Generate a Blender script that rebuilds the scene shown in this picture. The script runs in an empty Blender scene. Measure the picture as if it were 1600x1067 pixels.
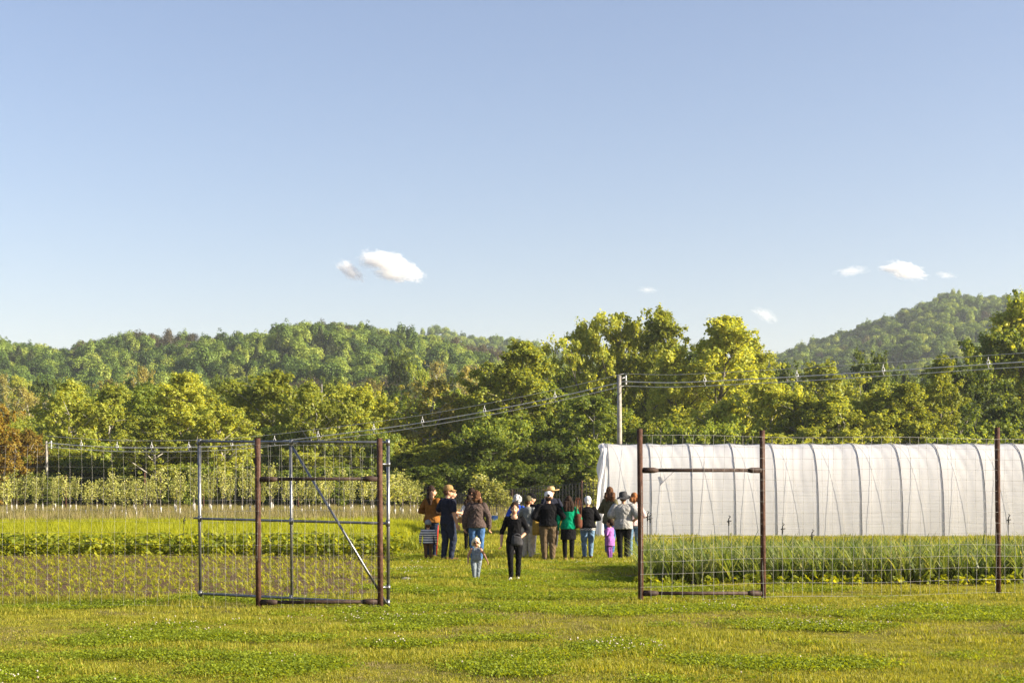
import bpy, bmesh, math, random
import numpy as np
from mathutils import Vector, Matrix, noise as mnoise

R = math.radians
rng = np.random.default_rng(7)
random.seed(7)
scene = bpy.context.scene
C = scene.collection

# ------------------------------------------------------------------ camera
CAM_H = 1.92            # metres above the lawn
FPX = 2222.0            # focal length in photo pixels (50 mm on a 36 mm sensor, 1600 px wide)
HOR = 755.0             # horizon row of the photograph
cam_d = bpy.data.cameras.new('camera')
cam_d.lens = 50.0
cam_d.sensor_width = 36.0
cam_d.shift_y = (HOR - 533.5) / 1600.0
cam_d.clip_start = 0.1
cam_d.clip_end = 30000
cam = bpy.data.objects.new('camera', cam_d)
C.objects.link(cam)
cam.location = (0, 0, CAM_H)
cam.rotation_euler = (R(90), 0, 0)
scene.camera = cam

# ------------------------------------------------------------------ sky, sun, exposure
SUN_EL, SUN_AZ = R(20.5), R(102)          # azimuth from +Y (view direction) towards +X (right)
world = bpy.data.worlds.new('World')
scene.world = world
world.use_nodes = True
wn = world.node_tree
wn.nodes.clear()
sky = wn.nodes.new('ShaderNodeTexSky')
sky.sky_type = 'NISHITA'
sky.sun_disc = False
sky.sun_elevation = SUN_EL
sky.sun_rotation = SUN_AZ
sky.altitude = 100
sky.air_density = 1.25
sky.dust_density = 0.7
sky.ozone_density = 3.6
bg = wn.nodes.new('ShaderNodeBackground')
bg.inputs['Strength'].default_value = 0.0565
wo = wn.nodes.new('ShaderNodeOutputWorld')
tint = wn.nodes.new('ShaderNodeMix'); tint.data_type = 'RGBA'; tint.blend_type = 'MULTIPLY'; tint.inputs[0].default_value = 1.0
tint.inputs[7].default_value = (1.23, 1.0, 1.01, 1)          # the camera's white balance
wn.links.new(sky.outputs[0], tint.inputs[6])
wn.links.new(tint.outputs[2], bg.inputs[0])
wn.links.new(bg.outputs[0], wo.inputs[0])

sun_dir = Vector((math.cos(SUN_EL) * math.sin(SUN_AZ), math.cos(SUN_EL) * math.cos(SUN_AZ), math.sin(SUN_EL)))
sun_d = bpy.data.lights.new('sun', 'SUN')
sun_d.energy = 5.0
sun_d.angle = R(0.53)
sun_d.color = (1.0, 0.88, 0.68)
sun = bpy.data.objects.new('sun', sun_d)
C.objects.link(sun)
sun.rotation_euler = (-sun_dir).to_track_quat('-Z', 'Y').to_euler()
sun.location = (40, 0, 60)

scene.view_settings.view_transform = 'Standard'
scene.view_settings.look = 'None'
scene.view_settings.gamma = 1.0
scene.view_settings.exposure = 1.72
scene.render.engine = 'CYCLES'
scene.cycles.use_denoising = True
scene.cycles.max_bounces = 8
scene.cycles.diffuse_bounces = 3
scene.cycles.transmission_bounces = 4
scene.cycles.transparent_max_bounces = 8
scene.cycles.volume_bounces = 4

# ------------------------------------------------------------------ helpers
def W(px, py, D):
    """a measured photo pixel at depth D -> metres"""
    return Vector(((px - 800.0) * D / FPX, D, CAM_H + (HOR - py) * D / FPX))

def gD(py):
    """depth of a point on the flat lawn seen at row py"""
    return CAM_H * FPX / (py - HOR)

def tag(o, label=None, cat=None, group=None, kind=None):
    if label: o['label'] = label
    if cat: o['category'] = cat
    if group: o['group'] = group
    if kind: o['kind'] = kind
    return o

def empty(name, loc=(0, 0, 0), rz=0.0):
    o = bpy.data.objects.new(name, None)
    o.empty_display_size = 0.2
    C.objects.link(o)
    o.location = loc
    o.rotation_euler = (0, 0, rz)
    return o

def link(name, me, parent=None, coll=None):
    o = bpy.data.objects.new(name, me)
    (coll or C).objects.link(o)
    if parent is not None:
        o.parent = parent
    return o

def mesh_np(name, V, F, mats=(), smooth=False, midx=None):
    """V (n,3); F (m,k) all the same size"""
    V = np.asarray(V, dtype=np.float32); F = np.asarray(F, dtype=np.int32)
    me = bpy.data.meshes.new(name)
    m, k = F.shape
    me.vertices.add(len(V)); me.vertices.foreach_set('co', V.ravel())
    me.loops.add(m * k); me.loops.foreach_set('vertex_index', F.ravel())
    me.polygons.add(m)
    me.polygons.foreach_set('loop_start', np.arange(0, m * k, k, dtype=np.int32))
    me.polygons.foreach_set('loop_total', np.full(m, k, dtype=np.int32))
    if smooth:
        me.polygons.foreach_set('use_smooth', np.ones(m, dtype=bool))
    for mt in mats: me.materials.append(mt)
    if midx is not None:
        me.polygons.foreach_set('material_index', np.asarray(midx, dtype=np.int32))
    me.update(calc_edges=True)
    return me

def copy_tree(o, parent=None):
    c = o.copy(); C.objects.link(c); c.parent = parent
    for ch in o.children:
        copy_tree(ch, c)
    return c

class MB:
    """collects shapes into one mesh"""
    def __init__(s): s.v = []; s.f = []; s.m = []
    def add(s, V, F, mi=0):
        b = len(s.v); s.v += [tuple(p) for p in V]; s.f += [tuple(i + b for i in f) for f in F]; s.m += [mi] * len(F)
    def tube(s, pts, rad, n=8, mi=0, caps=True):
        pts = [Vector(p) for p in pts]
        if not hasattr(rad, '__len__'): rad = [rad] * len(pts)
        V = []; F = []; prev = None
        for i, p in enumerate(pts):
            t = (pts[min(i + 1, len(pts) - 1)] - pts[max(i - 1, 0)])
            t = t.normalized() if t.length > 1e-9 else Vector((0, 0, 1))
            if prev is None:
                a = Vector((1, 0, 0)) if abs(t.x) < 0.8 else Vector((0, 1, 0))
                u = (a - t * a.dot(t)).normalized()
            else:
                u = (prev - t * prev.dot(t)).normalized()
            prev = u; w = t.cross(u)
            for k in range(n):
                an = 2 * math.pi * k / n
                V.append(p + (u * math.cos(an) + w * math.sin(an)) * rad[i])
        for i in range(len(pts) - 1):
            for k in range(n):
                a = i * n + k; b = i * n + (k + 1) % n
                F.append((a, b, b + n, a + n))
        if caps:
            F.append(tuple(range(n - 1, -1, -1))); e = (len(pts) - 1) * n
            F.append(tuple(e + k for k in range(n)))
        s.add(V, F, mi)
    def box(s, c, d, mi=0, rot=None):
        c = Vector(c); V = []
        for x in (-.5, .5):
            for y in (-.5, .5):
                for z in (-.5, .5):
                    p = Vector((x * d[0], y * d[1], z * d[2]))
                    if rot is not None: p = rot @ p
                    V.append(c + p)
        s.add(V, [(0, 1, 3, 2), (4, 6, 7, 5), (0, 4, 5, 1), (2, 3, 7, 6), (0, 2, 6, 4), (1, 5, 7, 3)], mi)
    def lathe(s, prof, n=16, c=(0, 0, 0), mi=0, sx=1, sy=1, wob=None):
        V = []; F = []
        for i, (r, z) in enumerate(prof):
            for k in range(n):
                an = 2 * math.pi * k / n
                dz = wob(an, r, z) if wob else 0
                V.append((c[0] + r * sx * math.cos(an), c[1] + r * sy * math.sin(an), c[2] + z + dz))
        for i in range(len(prof) - 1):
            for k in range(n):
                a = i * n + k; b = i * n + (k + 1) % n
                F.append((a, b, b + n, a + n))
        s.add(V, F, mi)
    def ell(s, c, r, n=10, m=7, mi=0, rot=None):
        V = []; F = []
        c = Vector(c)
        for i in range(m + 1):
            th = math.pi * i / m
            for k in range(n):
                an = 2 * math.pi * k / n
                p = Vector((r[0] * math.sin(th) * math.cos(an), r[1] * math.sin(th) * math.sin(an), -r[2] * math.cos(th)))
                if rot is not None: p = rot @ p
                V.append(c + p)
        for i in range(m):
            for k in range(n):
                a = i * n + k; b = i * n + (k + 1) % n
                F.append((a, b, b + n, a + n))
        s.add(V, F, mi)
    def build(s, name, mats, parent=None, smooth=True, loc=None):
        me = bpy.data.meshes.new(name)
        me.from_pydata(s.v, [], s.f)
        if not isinstance(mats, (list, tuple)): mats = [mats]
        for m in mats: me.materials.append(m)
        me.polygons.foreach_set('material_index', s.m)
        me.polygons.foreach_set('use_smooth', [smooth] * len(s.f))
        me.update()
        o = link(name, me, parent)
        if loc is not None: o.location = loc
        return o

# value noise on a plane (numpy)
_lat = np.random.default_rng(3).random((64, 64))
def vnoise(x, y):
    xi = np.floor(x).astype(int); yi = np.floor(y).astype(int)
    fx = x - xi; fy = y - yi
    fx = fx * fx * (3 - 2 * fx); fy = fy * fy * (3 - 2 * fy)
    a = _lat[xi % 64, yi % 64]; b = _lat[(xi + 1) % 64, yi % 64]
    c = _lat[xi % 64, (yi + 1) % 64]; d = _lat[(xi + 1) % 64, (yi + 1) % 64]
    return (a * (1 - fx) + b * fx) * (1 - fy) + (c * (1 - fx) + d * fx) * fy
def fbm(x, y, o=4):
    s = 0; a = .5; t = 0
    for i in range(o):
        s = s + a * vnoise(x * 2 ** i + 17 * i, y * 2 ** i + 5 * i); t += a; a *= .5
    return s / t

# ------------------------------------------------------------------ materials
def new_mat(name):
    m = bpy.data.materials.new(name); m.use_nodes = True
    nt = m.node_tree; nt.nodes.clear()
    out = nt.nodes.new('ShaderNodeOutputMaterial')
    return m, nt, out

def N(nt, typ, **kw):
    n = nt.nodes.new(typ)
    for k, v in kw.items():
        if k in n.inputs: n.inputs[k].default_value = v
        else: setattr(n, k, v)
    return n

def ramp(nt, fac, stops):
    r = nt.nodes.new('ShaderNodeValToRGB')
    while len(r.color_ramp.elements) < len(stops): r.color_ramp.elements.new(0.5)
    for e, (p, c) in zip(r.color_ramp.elements, stops):
        e.position = p; e.color = (*c, 1)
    nt.links.new(fac, r.inputs[0])
    return r

def leaf_mat(name, stops, trans=0.45, tmul=(2.0, 1.7, 0.6), rough=0.6, spec=0.25, obj_var=0.25, vlo=0.8, vhi=1.2):
    """foliage: diffuse + light shining through, colour varied leaf by leaf and plant by plant"""
    m, nt, out = new_mat(name)
    L = nt.links.new
    geo = N(nt, 'ShaderNodeNewGeometry'); oi = N(nt, 'ShaderNodeObjectInfo')
    mx = N(nt, 'ShaderNodeMath', operation='MULTIPLY'); mx.inputs[1].default_value = 1 - obj_var
    my = N(nt, 'ShaderNodeMath', operation='MULTIPLY_ADD'); my.inputs[1].default_value = obj_var
    L(geo.outputs['Random Per Island'], mx.inputs[0]); L(oi.outputs['Random'], my.inputs[0]); L(mx.outputs[0], my.inputs[2])
    r = ramp(nt, my.outputs[0], stops)
    hsv = N(nt, 'ShaderNodeHueSaturation')
    mv = N(nt, 'ShaderNodeMapRange'); L(oi.outputs['Random'], mv.inputs[0]); mv.inputs[3].default_value = vlo; mv.inputs[4].default_value = vhi
    L(mv.outputs[0], hsv.inputs['Value']); L(r.outputs[0], hsv.inputs['Color'])
    p = N(nt, 'ShaderNodeBsdfPrincipled'); p.inputs['Roughness'].default_value = rough
    p.inputs['Specular IOR Level'].default_value = spec
    L(hsv.outputs[0], p.inputs['Base Color'])
    tm = N(nt, 'ShaderNodeMix', data_type='RGBA', blend_type='MULTIPLY'); tm.inputs[0].default_value = 1
    L(hsv.outputs[0], tm.inputs[6]); tm.inputs[7].default_value = (*tmul, 1)
    t = N(nt, 'ShaderNodeBsdfTranslucent'); L(tm.outputs[2], t.inputs[0])
    mix = N(nt, 'ShaderNodeMixShader'); mix.inputs[0].default_value = trans
    L(p.outputs[0], mix.inputs[1]); L(t.outputs[0], mix.inputs[2]); L(mix.outputs[0], out.inputs[0])
    return m

def surf_mat(name, c1, c2, scale=8, rough=0.7, spec=0.3, metal=0.0, bump=0.0, bscale=40, detail=6, c3=None, obj_coords=True):
    m, nt, out = new_mat(name); L = nt.links.new
    tc = N(nt, 'ShaderNodeTexCoord')
    src = tc.outputs['Object']
    nz = N(nt, 'ShaderNodeTexNoise', Scale=scale, Detail=detail, Roughness=0.6); L(src, nz.inputs['Vector'])
    st = [(0.35, c1), (0.65, c2)] if c3 is None else [(0.3, c1), (0.5, c2), (0.7, c3)]
    r = ramp(nt, nz.outputs[0], st)
    p = N(nt, 'ShaderNodeBsdfPrincipled', Roughness=rough, Metallic=metal)
    p.inputs['Specular IOR Level'].default_value = spec
    L(r.outputs[0], p.inputs['Base Color'])
    if bump:
        n2 = N(nt, 'ShaderNodeTexNoise', Scale=bscale, Detail=6.0); L(src, n2.inputs['Vector'])
        b = N(nt, 'ShaderNodeBump', Strength=bump, Distance=0.02); L(n2.outputs[0], b.inputs['Height']); L(b.outputs[0], p.inputs['Normal'])
    L(p.outputs[0], out.inputs[0])
    return m

def cloth_mat(name, col, var=0.25, rough=0.85, scale=14):
    c1 = tuple(c * (1 - var) for c in col); c2 = tuple(min(1, c * (1 + var)) for c in col)
    m = surf_mat(name, c1, c2, scale=scale, rough=rough, spec=0.06, bump=0.5, bscale=26)
    return m

def stripes_mat(name, ca, cb, freq, duty=0.5):
    m, nt, out = new_mat(name); L = nt.links.new
    tc = N(nt, 'ShaderNodeTexCoord'); sp = N(nt, 'ShaderNodeSeparateXYZ'); L(tc.outputs['Object'], sp.inputs[0])
    a = N(nt, 'ShaderNodeMath', operation='MULTIPLY'); a.inputs[1].default_value = freq; L(sp.outputs[2], a.inputs[0])
    b = N(nt, 'ShaderNodeMath', operation='FRACT'); L(a.outputs[0], b.inputs[0])
    c = N(nt, 'ShaderNodeMath', operation='LESS_THAN'); c.inputs[1].default_value = duty; L(b.outputs[0], c.inputs[0])
    r = ramp(nt, c.outputs[0], [(0, ca), (1, cb)])
    p = N(nt, 'ShaderNodeBsdfPrincipled', Roughness=0.85); L(r.outputs[0], p.inputs['Base Color']); L(p.outputs[0], out.inputs[0])
    return m

def check_mat(name, ca, cb, scale):
    m, nt, out = new_mat(name); L = nt.links.new
    tc = N(nt, 'ShaderNodeTexCoord'); ck = N(nt, 'ShaderNodeTexChecker', Scale=scale)
    ck.inputs['Color1'].default_value = (*ca, 1); ck.inputs['Color2'].default_value = (*cb, 1)
    L(tc.outputs['Object'], ck.inputs[0])
    p = N(nt, 'ShaderNodeBsdfPrincipled', Roughness=0.85); L(ck.outputs[0], p.inputs['Base Color']); L(p.outputs[0], out.inputs[0])
    return m

M = {}
M['leaf_bright'] = leaf_mat('leaf_bright', [(0, (0.155, 0.205, 0.026)), (0.5, (0.265, 0.31, 0.045)), (1, (0.42, 0.425, 0.085))])
M['leaf_mid'] = leaf_mat('leaf_mid', [(0, (0.085, 0.135, 0.02)), (0.5, (0.165, 0.225, 0.034)), (1, (0.30, 0.335, 0.06))])
M['leaf_dark'] = leaf_mat('leaf_dark', [(0, (0.04, 0.072, 0.014)), (0.5, (0.08, 0.12, 0.018)), (1, (0.14, 0.17, 0.024))])
M['leaf_copper'] = leaf_mat('leaf_copper', [(0, (0.13, 0.10, 0.018)), (0.5, (0.24, 0.155, 0.025)), (1, (0.24, 0.22, 0.032))], obj_var=0.0)
M['leaf_sparse'] = leaf_mat('leaf_sparse', [(0, (0.17, 0.17, 0.045)), (0.5, (0.27, 0.26, 0.07)), (1, (0.38, 0.34, 0.11))])
M['needle'] = leaf_mat('needle', [(0, (0.03, 0.05, 0.018)), (1, (0.085, 0.105, 0.036))], trans=0.2)
M['leaf_orchard'] = leaf_mat('leaf_orchard', [(0, (0.20, 0.235, 0.05)), (0.6, (0.34, 0.355, 0.10)), (1, (0.52, 0.50, 0.22))], trans=0.4, tmul=(1.6, 1.45, 0.6))
M['hill_leaf'] = leaf_mat('hill_leaf', [(0, (0.055, 0.105, 0.02)), (0.35, (0.10, 0.165, 0.028)), (0.7, (0.165, 0.23, 0.036)), (1, (0.28, 0.31, 0.06))], trans=0.25, obj_var=0.8, vlo=0.65, vhi=1.3)
M['hill_brown'] = leaf_mat('hill_brown', [(0, (0.055, 0.05, 0.03)), (1, (0.10, 0.085, 0.05))], trans=0.3, obj_var=0.6)
M['grass'] = leaf_mat('grass', [(0, (0.12, 0.15, 0.014)), (0.35, (0.215, 0.23, 0.022)), (0.7, (0.31, 0.29, 0.032)), (0.93, (0.39, 0.33, 0.055)), (1, (0.47, 0.39, 0.14))], trans=0.4, tmul=(1.5, 1.4, 0.5), obj_var=0.35)
M['clover'] = leaf_mat('clover', [(0, (0.115, 0.17, 0.012)), (1, (0.24, 0.29, 0.02))], trans=0.45, obj_var=0.3)
M['flower'] = surf_mat('clover_flower', (0.36, 0.31, 0.24), (0.56, 0.50, 0.42), scale=60)
M['dry_grass'] = leaf_mat('dry_grass', [(0, (0.11, 0.12, 0.03)), (0.5, (0.22, 0.19, 0.075)), (1, (0.34, 0.27, 0.14))], trans=0.35, tmul=(1.2, 1.1, 0.7), obj_var=0.4)
M['corn'] = leaf_mat('corn', [(0, (0.18, 0.22, 0.016)), (0.6, (0.30, 0.315, 0.024)), (1, (0.42, 0.39, 0.045))], trans=0.5, tmul=(1.6, 1.5, .5), obj_var=0.4)
M['cover'] = leaf_mat('cover_crop', [(0, (0.22, 0.25, 0.012)), (1, (0.34, 0.34, 0.02))], trans=0.5, tmul=(1.7, 1.6, 0.4))
M['lettuce'] = leaf_mat('leafy_crop', [(0, (0.09, 0.135, 0.012)), (0.5, (0.19, 0.225, 0.016)), (1, (0.32, 0.33, 0.024))], trans=0.45)
M['garlic'] = leaf_mat('garlic_leaf', [(0, (0.085, 0.14, 0.03)), (0.5, (0.16, 0.215, 0.05)), (0.85, (0.26, 0.29, 0.085)), (1, (0.44, 0.38, 0.15))], trans=0.4, tmul=(1.5, 1.4, 0.6), rough=0.4, spec=0.4, obj_var=0.3)
M['bark'] = surf_mat('bark', (0.06, 0.05, 0.04), (0.17, 0.15, 0.125), scale=6, bump=0.6)
M['pale_bark'] = surf_mat('pale_bark', (0.22, 0.20, 0.17), (0.42, 0.40, 0.36), scale=5, bump=0.3)
M['guard'] = surf_mat('white_tree_guard', (0.30, 0.29, 0.27), (0.50, 0.48, 0.45), scale=12)
M['rust'] = surf_mat('rusty_steel', (0.032, 0.016, 0.012), (0.07, 0.034, 0.023), scale=9, rough=0.8, spec=0.2, bump=0.3, c3=(0.115, 0.058, 0.037))
M['rust_dark'] = surf_mat('dark_rusty_pipe', (0.022, 0.013, 0.011), (0.055, 0.03, 0.022), scale=12, rough=0.7, spec=0.3, bump=0.2)
M['galv'] = surf_mat('galvanised_pipe', (0.10, 0.105, 0.12), (0.22, 0.225, 0.24), scale=9, rough=0.38, metal=0.85, spec=0.5, c3=(0.08, 0.083, 0.095))
M['wire'] = surf_mat('galvanised_wire', (0.25, 0.245, 0.235), (0.42, 0.41, 0.39), scale=5, rough=0.5, metal=0.35, spec=0.5)
M['black_plastic'] = surf_mat('black_plastic', (0.008, 0.008, 0.009), (0.02, 0.02, 0.022), scale=10, rough=0.5)
M['pole'] = surf_mat('weathered_pole', (0.19, 0.17, 0.15), (0.33, 0.31, 0.28), scale=3, bump=0.4)
M['cable'] = surf_mat('aluminium_cable', (0.48, 0.49, 0.52), (0.62, 0.63, 0.66), scale=2, rough=0.4, metal=0.3)
M['insul'] = surf_mat('spacer_plastic', (0.5, 0.5, 0.52), (0.68, 0.68, 0.70), scale=5, rough=0.5)
M['steel_hoop'] = surf_mat('hoop_steel', (0.12, 0.12, 0.14), (0.20, 0.20, 0.225), scale=5, rough=0.5, metal=0.2)
M['rope'] = surf_mat('pale_rope', (0.50, 0.47, 0.43), (0.62, 0.6, 0.56), scale=20)
M['roof_metal'] = surf_mat('pale_roof', (0.55, 0.55, 0.56), (0.70, 0.70, 0.72), scale=3, rough=0.4)
M['siding'] = surf_mat('house_siding', (0.55, 0.53, 0.5), (0.66, 0.64, 0.6), scale=4)
M['window_glass'] = surf_mat('window_glass', (0.02, 0.025, 0.03), (0.04, 0.045, 0.05), scale=2, rough=0.1, spec=0.6)
M['blue_bin'] = surf_mat('blue_plastic', (0.02, 0.06, 0.20), (0.03, 0.09, 0.27), scale=6, rough=0.45)

def film_mat():
    m, nt, out = new_mat('greenhouse_film'); L = nt.links.new
    tc = N(nt, 'ShaderNodeTexCoord')
    mp = N(nt, 'ShaderNodeMapping'); mp.inputs['Scale'].default_value = (0.35, 3.0, 9.0); L(tc.outputs['Object'], mp.inputs[0])
    nz = N(nt, 'ShaderNodeTexNoise', Scale=1.1, Detail=7.0, Roughness=0.55, Distortion=0.6); L(mp.outputs[0], nz.inputs['Vector'])
    b = N(nt, 'ShaderNodeBump', Strength=0.4, Distance=0.04); L(nz.outputs[0], b.inputs['Height'])
    n2 = N(nt, 'ShaderNodeTexNoise', Scale=0.9, Detail=5.0); L(tc.outputs['Object'], n2.inputs['Vector'])
    r = ramp(nt, n2.outputs[0], [(0.3, (0.78, 0.775, 0.79)), (0.7, (0.86, 0.855, 0.87))])
    p = N(nt, 'ShaderNodeBsdfPrincipled', Roughness=0.35); p.inputs['Specular IOR Level'].default_value = 0.3
    L(r.outputs[0], p.inputs['Base Color']); L(b.outputs[0], p.inputs['Normal'])
    t = N(nt, 'ShaderNodeBsdfTranslucent'); t.inputs[0].default_value = (0.80, 0.78, 0.79, 1); L(b.outputs[0], t.inputs['Normal'])
    mx = N(nt, 'ShaderNodeMixShader'); mx.inputs[0].default_value = 0.45
    L(p.outputs[0], mx.inputs[1]); L(t.outputs[0], mx.inputs[2]); L(mx.outputs[0], out.inputs[0])
    return m
M['film'] = film_mat()

def ground_mat(name, stops, scale=0.6, fine=18, bump=0.8, rough=0.95):
    m, nt, out = new_mat(name); L = nt.links.new
    tc = N(nt, 'ShaderNodeTexCoord')
    a = N(nt, 'ShaderNodeTexNoise', Scale=scale, Detail=8.0, Roughness=0.65); L(tc.outputs['Object'], a.inputs['Vector'])
    b = N(nt, 'ShaderNodeTexNoise', Scale=fine, Detail=6.0, Roughness=0.7); L(tc.outputs['Object'], b.inputs['Vector'])
    mx = N(nt, 'ShaderNodeMix', data_type='FLOAT'); mx.inputs[0].default_value = 0.5; L(a.outputs[0], mx.inputs[2]); L(b.outputs[0], mx.inputs[3])
    r = ramp(nt, mx.outputs[0], stops)
    p = N(nt, 'ShaderNodeBsdfPrincipled', Roughness=rough); p.inputs['Specular IOR Level'].default_value = 0.1
    L(r.outputs[0], p.inputs['Base Color'])
    bp = N(nt, 'ShaderNodeBump', Strength=bump, Distance=0.05); L(b.outputs[0], bp.inputs['Height']); L(bp.outputs[0], p.inputs['Normal'])
    L(p.outputs[0], out.inputs[0])
    return m
M['lawn'] = ground_mat('lawn', [(0.3, (0.11, 0.11, 0.015)), (0.5, (0.185, 0.165, 0.026)), (0.7, (0.26, 0.205, 0.05))])
M['soil'] = ground_mat('soil', [(0.3, (0.06, 0.036, 0.022)), (0.5, (0.11, 0.07, 0.042)), (0.72, (0.18, 0.12, 0.075))], scale=1.2, fine=14, bump=1.0)
M['terrain'] = ground_mat('terrain', [(0.3, (0.03, 0.04, 0.012)), (0.5, (0.055, 0.062, 0.018)), (0.7, (0.09, 0.085, 0.03))], scale=0.03, fine=0.6)
# ------------------------------------------------------------------ terrain and ground sheets
def table(px, tab):
    xs = [t[0] for t in tab]; ys = [t[1] for t in tab]
    return np.interp(px, xs, ys)
# height of the forest skyline in photo rows, tree height taken off later
LEFT = [(-900, 600), (-300, 560), (0, 553), (60, 550), (110, 558), (150, 541), (215, 540), (250, 545), (350, 533), (400, 530), (470, 513), (540, 517), (600, 527), (660, 540), (760, 556), (860, 572), (1000, 610), (1150, 690), (1300, 755), (3000, 755)]
BACK = [(-3000, 755), (420, 755), (560, 560), (640, 528), (690, 519), (760, 521), (860, 533), (950, 553), (1050, 580), (1180, 640), (1300, 755), (4000, 755)]
RIGHT = [(-3000, 755), (900, 755), (1040, 620), (1120, 578), (1180, 563), (1220, 557), (1300, 534), (1350, 517), (1400, 500), (1440, 485), (1475, 473), (1550, 476), (1600, 468), (1750, 455), (2000, 470), (2400, 540), (3200, 600)]
def sstep(t):
    t = np.clip(t, 0, 1); return t * t * (3 - 2 * t)
def hill(px, y, tab, y0, yr, yend, treeh):
    el = (HOR - table(px, tab)) / FPX
    top = np.maximum(el * yr - treeh + CAM_H, 0)
    up = np.clip((y - y0) / (yr - y0), 0, 1)
    up = 0.45 * up + 0.55 * sstep(up)
    dn = 1 - sstep((y - yr) / (yend - yr))
    return top * np.where(y < yr, up, dn)
def ground_z(x, y):
    x = np.asarray(x, float); y = np.asarray(y, float)
    px = 800 + FPX * x / np.maximum(y, 60)
    a = hill(px, y, LEFT, 230, 820, 1300, 7.5)
    b = hill(px, y, BACK, 800, 1250, 1900, 9)
    c = hill(px, y, RIGHT, 380, 1250, 2000, 7)
    z = np.maximum(np.maximum(a, b), c)
    bump = (fbm(x * 0.011 + 9, y * 0.011) - 0.5) * 20 + (fbm(x * 0.03, y * 0.03 + 4) - .5) * 9
    return z + bump * np.clip(z / 50, 0, 1)

xs = np.concatenate([np.linspace(-2200, -800, 30)[:-1], np.linspace(-800, 800, 161)[:-1], np.linspace(800, 2200, 30)])
ys = np.concatenate([np.linspace(-300, 200, 14)[:-1], np.linspace(200, 1500, 131)[:-1], np.linspace(1500, 2600, 30)])
gx, gy = np.meshgrid(xs, ys)
gz = ground_z(gx, gy) - 0.03
nx, ny = len(xs), len(ys)
idx = np.arange(nx * ny).reshape(ny, nx)
F = np.stack([idx[:-1, :-1], idx[:-1, 1:], idx[1:, 1:], idx[1:, :-1]], -1).reshape(-1, 4)
terrain = link('terrain', mesh_np('terrain', np.stack([gx, gy, gz], -1).reshape(-1, 3), F, [M['terrain']], smooth=True))
tag(terrain, 'grassy valley floor rising into wooded hills', kind='structure')

def sheet(name, poly, z, mat, label):
    me = bpy.data.meshes.new(name)
    me.from_pydata([(x, y, z) for x, y in poly], [], [tuple(range(len(poly)))])
    me.materials.append(mat)
    o = link(name, me); tag(o, label, kind='structure'); return o
sheet('lawn', [(-60, -20), (60, -20), (60, 130), (-60, 130)], 0.0, M['lawn'], 'mown lawn with clover running through the open gate')
def bed_edge(y): return -2.55 - 0.035 * (y - 24)
sheet('soil_bed', [(-40, 24.0), (bed_edge(24), 24.0), (bed_edge(46), 46), (-40, 46)], 0.004, M['soil'], 'bare brown soil of the corn bed behind the fence')
sheet('garlic_bed', [(2.35, 26.4), (30, 27.6), (30, 33.5), (2.9, 32.5)], 0.004, M['soil'], 'soil under the garlic rows')

# ------------------------------------------------------------------ scatter (instanced ground cover)
def make_scatter_group(coll):
    ng = bpy.data.node_groups.new('scatter', 'GeometryNodeTree')
    ng.interface.new_socket('Geometry', in_out='INPUT', socket_type='NodeSocketGeometry')
    ng.interface.new_socket('Geometry', in_out='OUTPUT', socket_type='NodeSocketGeometry')
    gi = ng.nodes.new('NodeGroupInput'); go = ng.nodes.new('NodeGroupOutput')
    ci = ng.nodes.new('GeometryNodeCollectionInfo'); ci.inputs['Collection'].default_value = coll
    ci.inputs['Separate Children'].default_value = True; ci.inputs['Reset Children'].default_value = True
    ip = ng.nodes.new('GeometryNodeInstanceOnPoints'); ip.inputs['Pick Instance'].default_value = True
    def attr(nm, t):
        a = ng.nodes.new('GeometryNodeInputNamedAttribute'); a.data_type = t; a.inputs['Name'].default_value = nm
        return a.outputs[0]
    L = ng.links.new
    L(gi.outputs[0], ip.inputs['Points']); L(ci.outputs[0], ip.inputs['Instance'])
    L(attr('pick', 'INT'), ip.inputs['Instance Index'])
    e = ng.nodes.new('FunctionNodeEulerToRotation'); L(attr('rot', 'FLOAT_VECTOR'), e.inputs[0]); L(e.outputs[0], ip.inputs['Rotation'])
    L(attr('scl', 'FLOAT_VECTOR'), ip.inputs['Scale'])
    L(ip.outputs[0], go.inputs[0])
    return ng

def scatter(name, label, protos, P, rot, scl, pick):
    """protos: list of meshes; one stuff object that instances them on points"""
    coll = bpy.data.collections.new(name + '_source')
    for i, me in enumerate(protos):
        o = bpy.data.objects.new('%s_%02d' % (name + '_source', i), me); coll.objects.link(o)
    me = bpy.data.meshes.new(name)
    P = np.asarray(P, np.float32)
    me.vertices.add(len(P)); me.vertices.foreach_set('co', P.ravel())
    a = me.attributes.new('pick', 'INT', 'POINT'); a.data.foreach_set('value', np.asarray(pick, np.int32))
    a = me.attributes.new('rot', 'FLOAT_VECTOR', 'POINT'); a.data.foreach_set('vector', np.asarray(rot, np.float32).ravel())
    s = np.asarray(scl, np.float32)
    if s.ndim == 1: s = np.repeat(s[:, None], 3, 1)
    a = me.attributes.new('scl', 'FLOAT_VECTOR', 'POINT'); a.data.foreach_set('vector', s.ravel())
    o = link(name, me); tag(o, label, kind='stuff')
    md = o.modifiers.new('scatter', 'NODES'); md.node_group = make_scatter_group(coll)
    return o

def zrot(n): return np.stack([rng.normal(0, .06, n), rng.normal(0, .06, n), rng.random(n) * 6.283], -1)

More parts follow.
